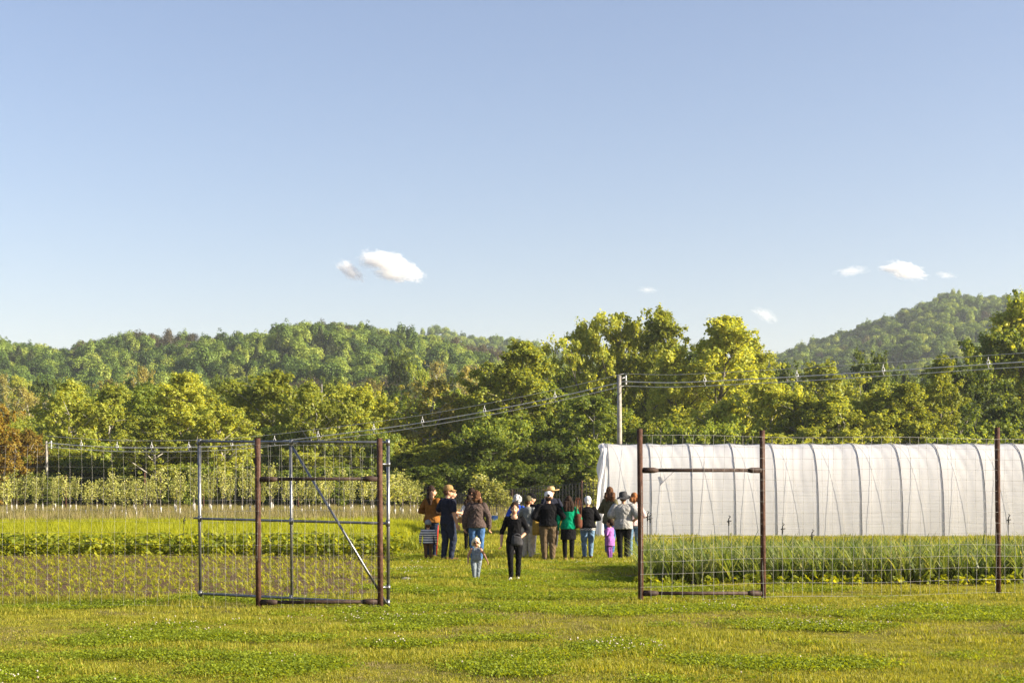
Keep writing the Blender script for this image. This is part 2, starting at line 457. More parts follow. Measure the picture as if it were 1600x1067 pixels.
# ------------------------------------------------------------------ leaf / blade builders
def leaf_quads(c, size, up=0.3, r=None, aspect=0.62, out=None, ow=1.2):
    """diamond leaves with random orientation about points c"""
    r = r or rng
    n = len(c)
    nrm = r.normal(size=(n, 3)); nrm[:, 2] = np.abs(nrm[:, 2]) * (1 - up) + up * 1.6
    if out is not None: nrm = nrm * .75 + out * ow
    nrm /= np.linalg.norm(nrm, axis=1, keepdims=True)
    a = r.normal(size=(n, 3)); a -= nrm * (a * nrm).sum(1, keepdims=True); a /= np.linalg.norm(a, axis=1, keepdims=True)
    b = np.cross(nrm, a)
    s = np.asarray(size).reshape(-1, 1) * np.ones((n, 1))
    V = np.stack([c - a * s * .5, c + b * s * .5 * aspect + nrm * s * .06, c + a * s * .5, c - b * s * .5 * aspect + nrm * s * .06], 1).reshape(-1, 3)
    F = np.arange(4 * n).reshape(n, 4)
    return V, F

def blade(V, F, base, az, L_, lean, droop, w, seg=3, kink=0.0):
    """a strap leaf: leans out by lean, droops at the tip"""
    d = np.array([math.cos(az), math.sin(az), 0.]); sd = np.array([-math.sin(az), math.cos(az), 0.])
    p = np.array(base, float); el = math.pi / 2 - lean
    b = len(V)
    for i in range(seg + 1):
        t = i / seg
        ww = w * (0.75 + .5 * t if t < .4 else (1 - t) / .6 * .95 + .05)
        V.append(p - sd * ww * .5); V.append(p + sd * ww * .5)
        p = p + (d * math.cos(el) + np.array([0, 0, 1.]) * math.sin(el)) * L_ / seg
        el -= droop / seg + (kink if i == seg - 2 else 0)
    for i in range(seg):
        F.append((b + 2 * i, b + 2 * i + 1, b + 2 * i + 3, b + 2 * i + 2))

def tuft(n, rad, h, w, mat, lean=.5, droop=.9, seg=2, hv=.4):
    V = []; F = []
    for i in range(n):
        a = random.random() * 6.283; r = rad * math.sqrt(random.random())
        blade(V, F, (r * math.cos(a), r * math.sin(a), -0.005), random.random() * 6.283, h * random.uniform(1 - hv, 1 + hv * .6), random.uniform(.05, lean), random.uniform(.1, droop), w * random.uniform(.7, 1.3), seg)
    return mesh_np('tuft', V, F, [mat])

# ------------------------------------------------------------------ lawn grass and clover
def in_view(x, y, m=1.5): return np.abs(x) < 0.372 * y + m
def on_lawn(x, y):
    left_bed = (x < bed_edge(y)) & (y > 24.0) & (y < 64)
    right_bed = (x > 2.4 + (y - 26.5) * .08) & (y > 26.5 + .05 * x) & (y < 33)
    return ~(left_bed | right_bed)
n = 52000
y = 12.2 + (75 - 12.2) * rng.random(n) ** 1.45
x = (rng.random(n) * 2 - 1) * (0.372 * y + 1.5)
k = on_lawn(x, y); x, y = x[k], y[k]
n = len(x)
g = fbm(x * .35, y * .5); g2 = fbm(x * 1.4 + 30, y * 1.9)
protos = [tuft(60, .19, .034, .0065, M['grass'], lean=.9) for i in range(3)] + [tuft(44, .17, .055, .007, M['grass'], lean=.6) for i in range(2)] + [tuft(44, .18, .030, .0065, M['dry_grass'], lean=1.1) for i in range(2)]
pick = np.where(g2 > .62, rng.integers(3, 5, n), rng.integers(0, 3, n))
worn = np.exp(-((x - .2) / 1.9) ** 2 - ((y - 21.6) / 1.3) ** 2) + .8 * np.exp(-((x - 2.0) / 1.6) ** 2 - ((y - 29.5) / 1.6) ** 2)
pick = np.where(((g < .43) & (rng.random(n) < .45)) | (rng.random(n) < .8 * worn), rng.integers(5, 7, n), pick)
sc = (0.8 + .5 * rng.random(n)) * (0.35 + 1.35 * g2) * np.clip(y / 22, .9, 1.6)
scatter('lawn_grass', 'short mown lawn grass around the gate and fence', protos, np.stack([x, y, np.zeros(n)], -1), zrot(n), sc, pick)

def clover_patch(flowers):
    c = rng.normal(0, .14, (95, 3)); c[:, 2] = rng.uniform(.018, .05, 95)
    V, F = leaf_quads(c, rng.uniform(.013, .026, 95), up=.75, aspect=.95)
    mi = np.zeros(len(F), int)
    me_v = list(V); me_f = [list(f) for f in F]
    for i in range(flowers):
        p = np.array([random.gauss(0, .12), random.gauss(0, .12), random.uniform(.05, .075)]); r = .009
        b = len(me_v)
        me_v += [p + np.array(q) * r for q in ((1, 0, 0), (0, 1, 0), (-1, 0, 0), (0, -1, 0), (0, 0, 1), (0, 0, -1))]
        for (i0, i1, i2) in ((0, 1, 4), (1, 2, 4), (2, 3, 4), (3, 0, 4), (1, 0, 5), (2, 1, 5), (3, 2, 5), (0, 3, 5)):
            me_f.append([b + i0, b + i1, b + i2, b + i2])
    me = bpy.data.meshes.new('clover'); me.from_pydata([tuple(v) for v in me_v], [], [tuple(dict.fromkeys(f)) for f in me_f])
    me.materials.append(M['clover']); me.materials.append(M['flower'])
    me.polygons.foreach_set('material_index', [0 if i < 95 else 1 for i in range(len(me_f))]); me.update()
    return me
n = 60000
y = 12.2 + (46 - 12.2) * rng.random(n) ** 1.3
x = (rng.random(n) * 2 - 1) * (0.372 * y + 1.5)
g = fbm(x * .8 + 3, y * 1.6 + 60, 5)
near_gate = np.exp(-((x - 0.5) / 5) ** 2 - ((y - 26) / 7) ** 2)
k = on_lawn(x, y) & (g + .16 * near_gate > .625 + .10 * rng.random(n))
x, y = x[k], y[k]; n = len(x)
gf = fbm(x * .4 + 90, y * .6)
cp = [clover_patch(0), clover_patch(0), clover_patch(1), clover_patch(4)]
pick = np.where((gf > .63) & (rng.random(n) < .25), rng.integers(2, 4, n), np.where(rng.random(n) < .02, 2, rng.integers(0, 2, n)))
scatter('lawn_clover', 'patches of low clover in the mown lawn', cp, np.stack([x, y, np.zeros(n)], -1), zrot(n), .8 + .6 * rng.random(n), pick)
print('clover', n)

# ------------------------------------------------------------------ crops
def stalk_plant(nl, h, w, mat, lean, droop, seg=4, kink=0.):
    V = []; F = []
    for i in range(nl):
        t = i / max(nl - 1, 1)
        blade(V, F, (random.gauss(0, .004), random.gauss(0, .004), h * .22 * t - .01), i * 3.14 + random.gauss(0, .5), h * random.uniform(.75, 1.1), lean * random.uniform(.5, 1.2), droop * random.uniform(.5, 1.3), w * random.uniform(.8, 1.2), seg, kink * (random.random() < .4))
    return mesh_np('plant', V, F, [mat])

def plants(name, stuff_name, label, group, cat, stuff_label, protos, P, scl, n_ind):
    """the nearest n_ind as things of their own, the rest as one mass"""
    o = np.argsort(P[:, 1]); P = P[o]; scl = scl[o]; n = len(P)
    n_ind = min(n, n_ind)
    # a thing only when it stands inside the picture
    vis = np.abs(P[:, 0]) < 0.36 * P[:, 1]
    ind = np.where(vis)[0][:n_ind]
    for i in ind:
        ob = link(name, protos[int(rng.integers(len(protos)))])
        ob.location = P[i]; ob.rotation_euler = (random.gauss(0, .05), random.gauss(0, .05), random.random() * 6.283); ob.scale = (scl[i],) * 3
        tag(ob, label, cat, group)
    rest = np.setdiff1d(np.arange(n), ind); m = len(rest)
    scatter(stuff_name, stuff_label, protos, P[rest], zrot(m), scl[rest], rng.integers(0, len(protos), m))

# corn seedlings in rows along the fence
pts = []
for r_ in np.arange(24.3, 37.2, .46):
    xx = np.arange(-0.42 * r_ - 1, bed_edge(r_) - .1, .15)
    xx = xx + rng.normal(0, .05, len(xx)); pts.append(np.stack([xx, np.full(len(xx), r_) + rng.normal(0, .06, len(xx)), np.full(len(xx), .004)], -1))
P = np.concatenate(pts); P = P[rng.random(len(P)) < .93]
plants('corn_seedling', 'corn_rows', 'knee-high yellow-green corn seedling in bare soil behind the left fence', 'corn seedlings in the bed behind the fence', 'corn plant',
       'rows of young corn reaching back to the leafy crop', [stalk_plant(7, .40, .036, M['corn'], .8, 2.2) for i in range(8)], P, rng.uniform(.28, .58, len(P)), 300)
n = 900
y = rng.uniform(24, 37, n); x = rng.uniform(-.42, 0, n) * y; k = x < bed_edge(y) + .1; x, y = x[k], y[k]; n = len(x)
scatter('bed_weeds', 'small weeds scattered over the corn bed soil', [tuft(10, .07, .07, .014, M['lettuce'], lean=1.1) for i in range(3)], np.stack([x, y, np.full(n, .004)], -1), zrot(n), rng.uniform(.5, 1.3, n), rng.integers(0, 3, n))

# dark leafy rows
def bush_leaf(n, r, h, size, mat):
    c = rng.normal(0, 1, (n, 3)); c /= np.linalg.norm(c, axis=1, keepdims=True); c *= rng.uniform(.5, 1, (n, 1)) ** .5
    c[:, 2] = np.abs(c[:, 2]); c *= np.array([r, r, h])
    V, F = leaf_quads(c, rng.uniform(.7, 1.3, n) * size, up=.5, aspect=.75)
    return mesh_np('bush', V, F, [mat])
pts = []
for r_ in (37.9, 39.0, 40.4, 41.9, 43.2):
    xx = np.arange(-0.42 * r_ - 1, bed_edge(r_) - .1, .26); xx = xx + rng.normal(0, .05, len(xx))
    pts.append(np.stack([xx, np.full(len(xx), r_) + rng.normal(0, .12, len(xx)), np.full(len(xx), .004)], -1))
P = np.concatenate(pts); n = len(P)
scatter('leafy_crop', 'dark green leafy crop rows behind the corn bed', [bush_leaf(70, .27, .42, .13, M['lettuce']) for i in range(5)], P, zrot(n), rng.uniform(.75, 1.2, n), rng.integers(0, 5, n))
# bright cover crop
n = 5200
y = rng.uniform(44.2, 65, n); x = rng.uniform(-.42, 0, n) * y - .5; k = x < bed_edge(y) - .2; x, y = x[k], y[k]; n = len(x)
scatter('cover_crop', 'bright yellow-green cover crop strip behind the leafy rows', [tuft(26, .22, .38, .022, M['cover'], lean=.5, droop=1.2) for i in range(4)], np.stack([x, y, np.zeros(n)], -1), zrot(n), rng.uniform(.75, 1.15, n) * (0.8 + .4 * fbm(x * .2, y * .3)), rng.integers(0, 4, n))
# tall dry grass
n = 9000
y = rng.uniform(64, 132, n); x = rng.uniform(-.45, .40, n) * y
px = 800 + FPX * x / y
k = (px < 655 + rng.normal(0, 6, n)) | ((px > 720) & (px < 800) & (y > 72)) | ((y > 92) & (px < 945)) | ((px > 1000) & (y > 66)) | ((px > 655) & (px < 730) & (y > 70) & (rng.random(n) < .5))
x, y = x[k], y[k]; n = len(x)
scatter('tall_grass', 'tall seeding pale grass strip in front of the orchard', [tuft(30, .4, .58, .02, M['dry_grass'], lean=.3, droop=.7) for i in range(4)] + [tuft(30, .4, .36, .025, M['grass'], lean=.4) for i in range(2)],
        np.stack([x, y, np.zeros(n)], -1), zrot(n), rng.uniform(.7, 1.2, n) * np.interp(y, [64, 85, 110], [1.0, .8, .5]), rng.integers(0, 6, n))
# rough green growth beside the beds and in front of the far lawn
n = 3200
y = rng.uniform(40, 80, n); x = rng.uniform(-.10, .07, n) * y
k = ((800 + FPX * x / y) < 660) & (x > bed_edge(y)) | (rng.random(n) < .25) & (y > 60)
x, y = x[k], y[k]; n = len(x)
scatter('verge_weeds', 'rough green weeds along the edge of the mown path', [tuft(26, .25, .3, .03, M['lettuce'], lean=.8) for i in range(3)], np.stack([x, y, np.zeros(n)], -1), zrot(n), rng.uniform(.4, 1., n), rng.integers(0, 3, n))

# garlic
pts = []
for r_ in np.arange(26.9, 32.0, .27):
    xx = np.arange(2.5 + (r_ - 26.5) * .08, .42 * r_ + 1, .115); xx = xx + rng.normal(0, .03, len(xx))
    pts.append(np.stack([xx, r_ + .045 * xx + rng.normal(0, .04, len(xx)), np.full(len(xx), .004)], -1))
P = np.concatenate(pts); P = P[rng.random(len(P)) < .95]
plants('garlic_plant', 'garlic_bed_plants', 'upright garlic plant with strap leaves at the front of the bed by the right fence', 'garlic plants along the front of the bed', 'garlic plant',
       'dense stand of garlic plants in front of the white tunnel', [stalk_plant(8, .74, .030, M['garlic'], .42, 1.0, 5, .9) for i in range(8)], P, rng.uniform(.85, 1.2, len(P)), 220)
n = 90
x = rng.uniform(2.4, 12.5, n); y = 26.75 + .045 * x + rng.normal(0, .16, n)
scatter('bed_edge_weeds', 'broad-leaved weeds along the front edge of the garlic bed', [bush_leaf(40, .16, .2, .10, M['lettuce']) for i in range(4)], np.stack([x, y, np.zeros(n)], -1), zrot(n), rng.uniform(.5, 1.2, n), rng.integers(0, 4, n))
# ------------------------------------------------------------------ trees
def tubes_np(segs, n=5):
    """segs: list of (p0, p1, r0, r1) -> quads"""
    V = []; F = []
    an = np.arange(n) * 2 * math.pi / n
    for p0, p1, r0, r1 in segs:
        t = p1 - p0; l = np.linalg.norm(t)
        if l < 1e-6: continue
        t = t / l
        a = np.array([1., 0, 0]) if abs(t[0]) < .8 else np.array([0, 1., 0])
        u = a - t * a.dot(t); u /= np.linalg.norm(u); w = np.cross(t, u)
        ring = np.cos(an)[:, None] * u + np.sin(an)[:, None] * w
        b = len(V)
        V += list(p0 + ring * r0) + list(p1 + ring * r1)
        F += [(b + k, b + (k + 1) % n, b + n + (k + 1) % n, b + n + k) for k in range(n)]
    return V, F

def make_tree(seed, H, wid, base, shape, leaf_mat_, bark, n_limb=16, clusters=240, per=80, lsize=.27, csize=.55, gap=0.0, lean=0.0):
    """tapered trunk, limbs, twigs; leaf clumps around the twig ends. returns (trunk mesh, crown mesh)"""
    r = np.random.default_rng(seed); clusters = int(clusters * 1.5); csize = csize * .8
    segs = []
    # trunk
    pts = [np.array([0, 0, -.3])]; K = 9; d = np.array([r.normal(0, .03) + lean, r.normal(0, .03), 1.])
    for i in range(K):
        d = d + np.array([r.normal(0, .05), r.normal(0, .05), 0]); pts.append(pts[-1] + d / np.linalg.norm(d) * (H * .93 + .3) / K)
    tr = lambda t: H * .016 * (1 - t) ** .9 + .02
    for i in range(K): segs.append((pts[i], pts[i + 1], tr(i / K), tr((i + 1) / K)))
    def trunk_at(t):
        f = t * K; i = min(int(f), K - 1); return pts[i] + (pts[i + 1] - pts[i]) * (f - i)
    tips = []
    for i in range(n_limb):
        t = base + (0.97 - base) * ((i + r.random() * .8) / n_limb)
        rel = (t - base) / (1 - base)
        env = wid * .5 * shape(rel) * r.uniform(.7, 1.15)
        p = trunk_at(t); az = i * 2.4 + r.normal(0, .4)
        rise = r.uniform(.5, 1.3) * (1 - .3 * rel)
        q = p + np.array([math.cos(az) * env, math.sin(az) * env, env * rise + .3])
        q[2] = min(q[2], H)
        m = (p + q) / 2 + np.array([0, 0, env * .12]) + r.normal(0, .05 * env, 3)
        r0 = tr(t) * .55 + .01
        segs.append((p, m, r0, r0 * .6)); segs.append((m, q, r0 * .6, .015))
        tips.append((q, .8)); tips.append((m + (q - m) * .5, .8))
        for j in range(5):
            f = r.uniform(.3, 1.); s = p + (m - p) * f * 2 if f < .5 else m + (q - m) * (f - .5) * 2
            dv = r.normal(0, 1, 3); dv[2] = abs(dv[2]) * .6 + .1; dv /= np.linalg.norm(dv)
            e = s + dv * env * r.uniform(.25, .55)
            segs.append((s, e, r0 * .35, .01)); tips.append((e, .7))
    tips.append((trunk_at(1.0) + np.array([0, 0, .2]), .6)); tips.append((trunk_at(.96), .6))
    tp = np.array([t[0] for t in tips])
    # leaf clumps
    pick = r.integers(0, len(tp), clusters)
    cc = tp[pick] + r.normal(0, csize * .75, (clusters, 3)) * np.array([1, 1, .8])
    # the rest of the clumps fill the crown's outer volume, lumpy
    nf = int(clusters * .75); tt = base * .6 + (1 - base * .6) * r.random(nf); rel = np.clip((tt - base) / (1 - base), 0, 1)
    az = r.random(nf) * 6.283; env = np.array([shape(q) for q in rel]) * wid * .5
    env *= .80 + .28 * np.sin(az * 3 + tt * 9 + seed) * np.sin(tt * 17 + seed * 2) 
    rd = env * np.sqrt(r.uniform(.35, 1.0, nf)); tz = np.array([trunk_at(min(t, 1.))[:2] for t in tt])
    fc = np.stack([tz[:, 0] + rd * np.cos(az), tz[:, 1] + rd * np.sin(az), tt * H * .95], -1)
    cc = np.concatenate([cc, fc])
    if gap: cc = cc[r.random(len(cc)) > gap]
    clusters = len(cc)
    cs = csize * r.uniform(.55, 1.25, clusters)
    per = int(per * .36); lsize = lsize * 1.0
    od = r.normal(0, 1, (clusters * per, 3)); od /= np.linalg.norm(od, axis=1, keepdims=True)
    lv = np.repeat(cc, per, 0) + od * r.uniform(.25, 1.25, (clusters * per, 1)) * np.repeat(cs, per)[:, None] * np.array([.8, .8, .85])
    lv[:, 2] = np.clip(lv[:, 2], .15, None)
    V, F = leaf_quads(lv, r.uniform(.6, 1.35, len(lv)) * lsize, up=.15, r=r, aspect=.72, out=od, ow=.9)
    crown = mesh_np('crown', V, F, [leaf_mat_])
    tv, tf = tubes_np(segs)
    trunk = mesh_np('trunk', tv, tf, [bark], smooth=True)
    return trunk, crown

def conifer(seed, H, wid, mat, bark):
    r = np.random.default_rng(seed); segs = [(np.array([0, 0, -.3]), np.array([0, 0, H]), H * .014, .02)]; pts = []
    for i in range(46):
        t = .12 + .86 * i / 46; L = wid * .5 * (1 - t) ** .75 * r.uniform(.6, 1.15); az = i * 2.4 + r.normal(0, .3)
        d = np.array([math.cos(az), math.sin(az), -.12 + .5 * t]); p = np.array([0, 0, H * t]); segs.append((p, p + d * L, .05, .01))
        m = int(30 + 90 * L); f = r.random(m) ** .7
        pts.append(p + d * L * f[:, None] + r.normal(0, 1, (m, 3)) * np.array([.28, .28, .13]))
    c = np.concatenate(pts); V, F = leaf_quads(c, r.uniform(.7, 1.3, len(c)) * .26, up=.1, r=r, aspect=.4)
    tv, tf = tubes_np(segs)
    return mesh_np('trunk', tv, tf, [bark]), mesh_np('crown', V, F, [mat])

sh_round = lambda t: (1 - (2 * t - .85) ** 2 * .72) if t < .95 else .3
sh_tall = lambda t: (0.75 + .5 * t) if t < .45 else max(.16, 1.0 - ((t - .45) / .55) ** 1.6 * .85)
sh_oval = lambda t: max(.2, math.sin(math.pi * min(1, t * .88 + .14)) ** .7)
TREE = {}      # name -> (trunk, crown, nominal height, nominal width)
TREE['broad'] = [(*make_tree(11 + i, 16, 9.5, .13, sh_round, M['leaf_mid'], M['bark'], 20, 330, 80, .29, .62), 16, 9.5) for i in range(2)]
TREE['bright'] = [(*make_tree(31 + i, 12, 6.6, .06, sh_oval, M['leaf_bright'], M['pale_bark'], 18, 260, 80, .26, .5), 12, 6.6) for i in range(3)]
TREE['poplar'] = [(*make_tree(51 + i, 18, 7.0, .12, sh_tall, M['leaf_bright'], M['bark'], 26, 360, 75, .27, .55), 18, 7.0) for i in range(3)]
TREE['sparse'] = [(*make_tree(71 + i, 12, 5.5, .25, sh_oval, M['leaf_sparse'], M['pale_bark'], 16, 120, 45, .24, .55), 12, 5.5) for i in range(2)]
TREE['pine'] = [(*conifer(91 + i, 15, 6, M['needle'], M['bark']), 15, 6) for i in range(2)]
TREE['shrub'] = [(*make_tree(111 + i, 5, 5.5, .02, sh_oval, M['leaf_mid'], M['bark'], 16, 150, 70, .24, .5), 5, 5.5) for i in range(2)]
TREE['dark'] = [(*make_tree(131 + i, 11, 7.0, .06, sh_oval, M['leaf_dark'], M['bark'], 18, 260, 80, .27, .55), 11, 7.0) for i in range(2)]

def tree(name, kind, px, topy, D, wpx, label, group, cat='tree', z0=None, var=None, mats=None):
    """px, topy: where the crown stands and how high it reaches in the photo; D its distance; wpx its width"""
    v = TREE[kind]; tr, cr, H, Wd = v[var % len(v)] if var is not None else random.choice(v)
    X = (px - 800) * D / FPX
    if z0 is None: z0 = float(ground_z(X, D))
    h = (CAM_H + (HOR - topy) * D / FPX - z0) * 1.04
    w = wpx * 1.08 * D / FPX
    t = empty(name, (X, D, z0 - .05), random.random() * 6.283)
    t.scale = (w / Wd, w / Wd, h / H)
    link('trunk', tr, t); c = link('crown', cr, t)
    if mats:
        c.material_slots[0].link = 'OBJECT'; c.material_slots[0].material = M[mats]
    t['px'] = float(px); return tag(t, label, cat, group)

ORD = ['first', 'second', 'third', 'fourth', 'fifth', 'sixth', 'seventh', 'eighth', 'ninth', 'tenth', 'eleventh', 'twelfth']
GW = 'trees along the wood edge behind the field'
# front trees of the wood, one by one: kind, px, top row, distance, width px, label, material
front = [
 ('bright', 2, 632, 118, 95, 'copper-leaved tree at the far left edge of the wood', 'leaf_copper'),
 ('bright', 46, 672, 122, 50, 'smaller copper-tinged tree beside the copper-leaved tree at the left edge', 'leaf_copper'),
 ('bright', 112, 600, 130, 105, 'light green rounded tree just right of the copper trees', None),
 ('bright', 172, 607, 135, 110, 'yellow-green tree second right of the copper trees, round crown', None),
 ('broad', 215, 605, 145, 120, 'mid-green tree with dark gaps left of the tall pale-trunked tree', None),
 ('bright', 238, 655, 120, 120, 'low bright green tree in front, above the left fence wires', None),
 ('poplar', 300, 585, 138, 115, 'tall yellow-green tree with a pale trunk left of the pipe gate', None),
 ('bright', 345, 632, 122, 110, 'bright bushy tree directly above the left end of the pipe gate', None),
 ('poplar', 382, 596, 145, 95, 'narrow yellow-green tree above the left rusty post', None),
 ('bright', 432, 582, 140, 130, 'broad yellow-green tree above the middle of the pipe gate', None),
 ('bright', 486, 602, 130, 95, 'yellow-green tree beside the bare pole-like trunk above the gate', None),
 ('bright', 545, 603, 135, 110, 'yellow-green tree above the diagonal brace of the gate', None),
 ('bright', 592, 620, 142, 95, 'light green tree above the hinge side of the pipe gate', None),
 ('dark', 640, 640, 150, 90, 'dark shaded tree right of the pipe gate', 'leaf_mid'),
 ('sparse', 668, 592, 138, 110, 'thin-leaved pale tree above the man in the tan cap', None),
 ('dark', 700, 640, 140, 110, 'dark bushy tree behind the overhead cable, above the tan-capped man', 'leaf_mid'),
 ('broad', 742, 588, 140, 110, 'mid-green tree left of the tall tree clump, above the curly-haired woman', 'leaf_bright'),
 ('bright', 690, 690, 128, 110, 'low light green tree in front of the dark trees at centre', None),
 ('poplar', 808, 532, 136, 120, 'yellow-green pointed tree left of the tallest trees', None),
 ('dark', 790, 650, 130, 120, 'dark tree below the yellow-green pointed tree at centre', 'leaf_mid'),
 ('bright', 868, 600, 135, 95, 'slim light green tree with pale trunk left of the utility pole', 'leaf_mid'),
 ('broad', 915, 498, 160, 108, 'tall broad tree left of the utility pole, twin domed top', 'leaf_bright'),
 ('broad', 950, 500, 165, 120, 'tall broad tree directly behind the utility pole', 'leaf_bright'),
 ('bright', 925, 622, 130, 120, 'lower mid-green tree in front of the tall trees beside the utility pole', 'leaf_mid'),
 ('poplar', 1015, 487, 160, 100, 'tall narrow tree with a spiky top right of the utility pole', None),
 ('bright', 985, 640, 132, 90, 'bright lower tree behind the utility pole and tunnel end', None),
 ('poplar', 1058, 545, 150, 100, 'yellow-green tree between the spiky tree and the leaning-crowned tall tree', None),
 ('poplar', 1110, 496, 150, 135, 'tall sunlit tree with a broad pointed crown, right of centre', None),
 ('poplar', 1150, 530, 158, 105, 'slightly lower shoulder tree right of the tall sunlit tree', None),
 ('bright', 1060, 650, 130, 110, 'bright bushy tree above the right brace rail', None),
 ('bright', 1140, 625, 132, 110, 'bright leafy tree beneath the tall sunlit tree', None),
 ('bright', 1200, 590, 130, 100, 'yellow-green tree above the second right fence post', None),
 ('bright', 1250, 615, 126, 110, 'yellow-green bushy tree right of the second right fence post', None),
 ('sparse', 1232, 566, 190, 70, 'dull olive tree standing against the foot of the right hill', 'leaf_dark'),
 ('bright', 1290, 572, 185, 130, 'rounded bright tree at the foot of the right hill', None),
 ('bright', 1310, 620, 126, 115, 'green bushy tree in the low stretch below the right hill', None),
 ('dark', 1362, 560, 190, 70, 'dark tree right of the rounded bright tree below the hill', None),
 ('bright', 1365, 612, 128, 110, 'light green tree at the middle of the low stretch', None),
 ('poplar', 1430, 600, 128, 110, 'yellow-green tree left of the big dark tree at right', None),
 ('poplar', 1464, 558, 130, 70, 'slender bright-topped tree left of the big right-hand trees', None),
 ('broad', 1500, 575, 150, 120, 'dark heavy tree in shade left of the right edge', 'leaf_dark'),
 ('broad', 1545, 522, 156, 130, 'big tree with sunlit upper crown near the right edge', None),
 ('poplar', 1590, 470, 158, 130, 'tallest tree at the right edge of the picture', None),
 ('dark', 1560, 640, 140, 120, 'dark lower tree behind the last fence post', None),
 ('broad', 1650, 480, 160, 140, 'tall tree cut by the right picture edge', None),
]
for k, px, ty, D, w, lb, mt in front:
    tree('leafy_tree', k, px, ty, D, w, lb, GW, mats=mt)

# filling trees and understorey of the wood
def prof(px):     # skyline row of the filling trees
    return np.interp(px, [-100, 0, 100, 300, 450, 600, 700, 800, 880, 1000, 1120, 1180, 1250, 1400, 1480, 1560, 1750],
                         [640, 640, 625, 610, 605, 620, 620, 606, 560, 545, 545, 585, 620, 615, 600, 560, 540])
random.seed(21)
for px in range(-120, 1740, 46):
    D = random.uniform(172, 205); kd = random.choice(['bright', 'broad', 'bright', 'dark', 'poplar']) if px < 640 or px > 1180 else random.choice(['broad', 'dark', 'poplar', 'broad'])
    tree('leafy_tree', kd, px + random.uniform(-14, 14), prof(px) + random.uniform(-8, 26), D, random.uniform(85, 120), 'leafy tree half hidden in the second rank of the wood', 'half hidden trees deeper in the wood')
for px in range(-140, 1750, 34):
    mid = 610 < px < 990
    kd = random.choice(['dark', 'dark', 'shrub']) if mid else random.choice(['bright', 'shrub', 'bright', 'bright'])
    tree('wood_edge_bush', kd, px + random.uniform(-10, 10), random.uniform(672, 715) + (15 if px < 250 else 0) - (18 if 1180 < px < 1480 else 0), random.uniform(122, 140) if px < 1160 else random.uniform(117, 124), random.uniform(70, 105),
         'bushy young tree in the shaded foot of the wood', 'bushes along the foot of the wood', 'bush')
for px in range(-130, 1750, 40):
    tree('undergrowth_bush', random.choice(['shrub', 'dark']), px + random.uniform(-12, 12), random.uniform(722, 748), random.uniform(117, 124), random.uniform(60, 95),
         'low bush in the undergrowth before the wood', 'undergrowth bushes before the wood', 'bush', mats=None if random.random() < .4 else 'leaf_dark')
# trees on the lower slope between the wood and the hill
for px in range(-120, 900, 40):
    for D, ty in ((250, 575), (320, 560)):
        kd = random.choice(['bright', 'broad', 'pine', 'broad', 'dark', 'sparse']) if px < 560 else random.choice(['pine', 'broad', 'dark', 'pine', 'sparse'])
        t0 = ty + (28 if px < 640 else 8) + random.uniform(-14, 26)
        if px > 740: t0 = max(t0, 575)
        tree('slope_tree', kd, px + random.uniform(-16, 16), t0, D + random.uniform(-20, 30), random.uniform(40, 62), 'tree on the lower slope between the wood and the left hill', 'trees on the lower slope of the left hill')
for px in range(1190, 1740, 36):
    tree('slope_tree', random.choice(['bright', 'broad', 'dark']), px + random.uniform(-12, 12), random.uniform(585, 605) - max(0, px - 1450) * .2, random.uniform(230, 270), random.uniform(50, 70), 'tree on the lower slope below the right hill', 'trees on the lower slope of the right hill')

# bare pale trunks in the wood
def snag(px, y0, y1, D, label):
    b = MB(); p0 = W(px, y1, D); p1 = W(px + 1.5, y0, D)
    base = Vector((p0.x, D, float(ground_z(p0.x, D)) - .2))
    h = p1.z - base.z; pts = [(random.gauss(0, .08) if 0 < i < 8 else 0, random.gauss(0, .05), h * i / 8) for i in range(9)]
    b.tube(pts, [.10 - .008 * i for i in range(9)], 7)
    for q in range(4):
        z = h * random.uniform(.6, .95); a = random.random() * 6.28; b.tube([(0, 0, z), (math.cos(a) * .5, math.sin(a) * .5, z + .35)], [.05, .015], 5)
    o = b.build('dead_trunk', M['pale_bark'], loc=base); tag(o, label, 'dead tree', 'bare pale trunks in the wood')
snag(503, 600, 700, 146, 'bare pale trunk standing like a pole above the pipe gate')

# ------------------------------------------------------------------ hillside forest
def hill_crown(seed, H, wid, mat, n=620, size=.95, conif=False):
    r = np.random.default_rng(seed); blobs = []
    if conif:
        t = r.random(n) ** .8; rad = wid * .5 * (1 - t) ** .8 * np.sqrt(r.random(n)) + .1; az = r.random(n) * 6.283
        c = np.stack([rad * np.cos(az), rad * np.sin(az), H * (.1 + .9 * t)], -1)
    else:
        k = 14; bc = r.normal(0, 1, (k, 3)); bc /= np.linalg.norm(bc, axis=1, keepdims=True); bc *= r.uniform(.35, .75, (k, 1))
        bc[:, 2] = np.abs(bc[:, 2]) * 1.0 - .15
        w = r.integers(0, k, n); d = r.normal(0, 1, (n, 3)); d /= np.linalg.norm(d, axis=1, keepdims=True)
        c = (bc[w] + d * r.uniform(.28, .42, (n, 1))) * np.array([wid * .5, wid * .5, H * .42]) + np.array([0, 0, H * .55])
    o_ = None if conif else d
    V, F = leaf_quads(c, r.uniform(.6, 1.35, n) * size, up=.1, r=r, aspect=.8, out=o_, ow=1.6)
    return mesh_np('hill_tree', V, F, [mat])
HP = [hill_crown(200 + i, 12, 9, M['hill_leaf'], 1500, .62) for i in range(5)] + [hill_crown(220 + i, 14, 6, M['hill_leaf'], 1200, .6) for i in range(2)] + \
     [hill_crown(230 + i, 12, 6.5, M['hill_brown'], 800, .55) for i in range(2)] + [hill_crown(240 + i, 10.5, 5.5, M['needle'], 1100, .55, True) for i in range(2)]
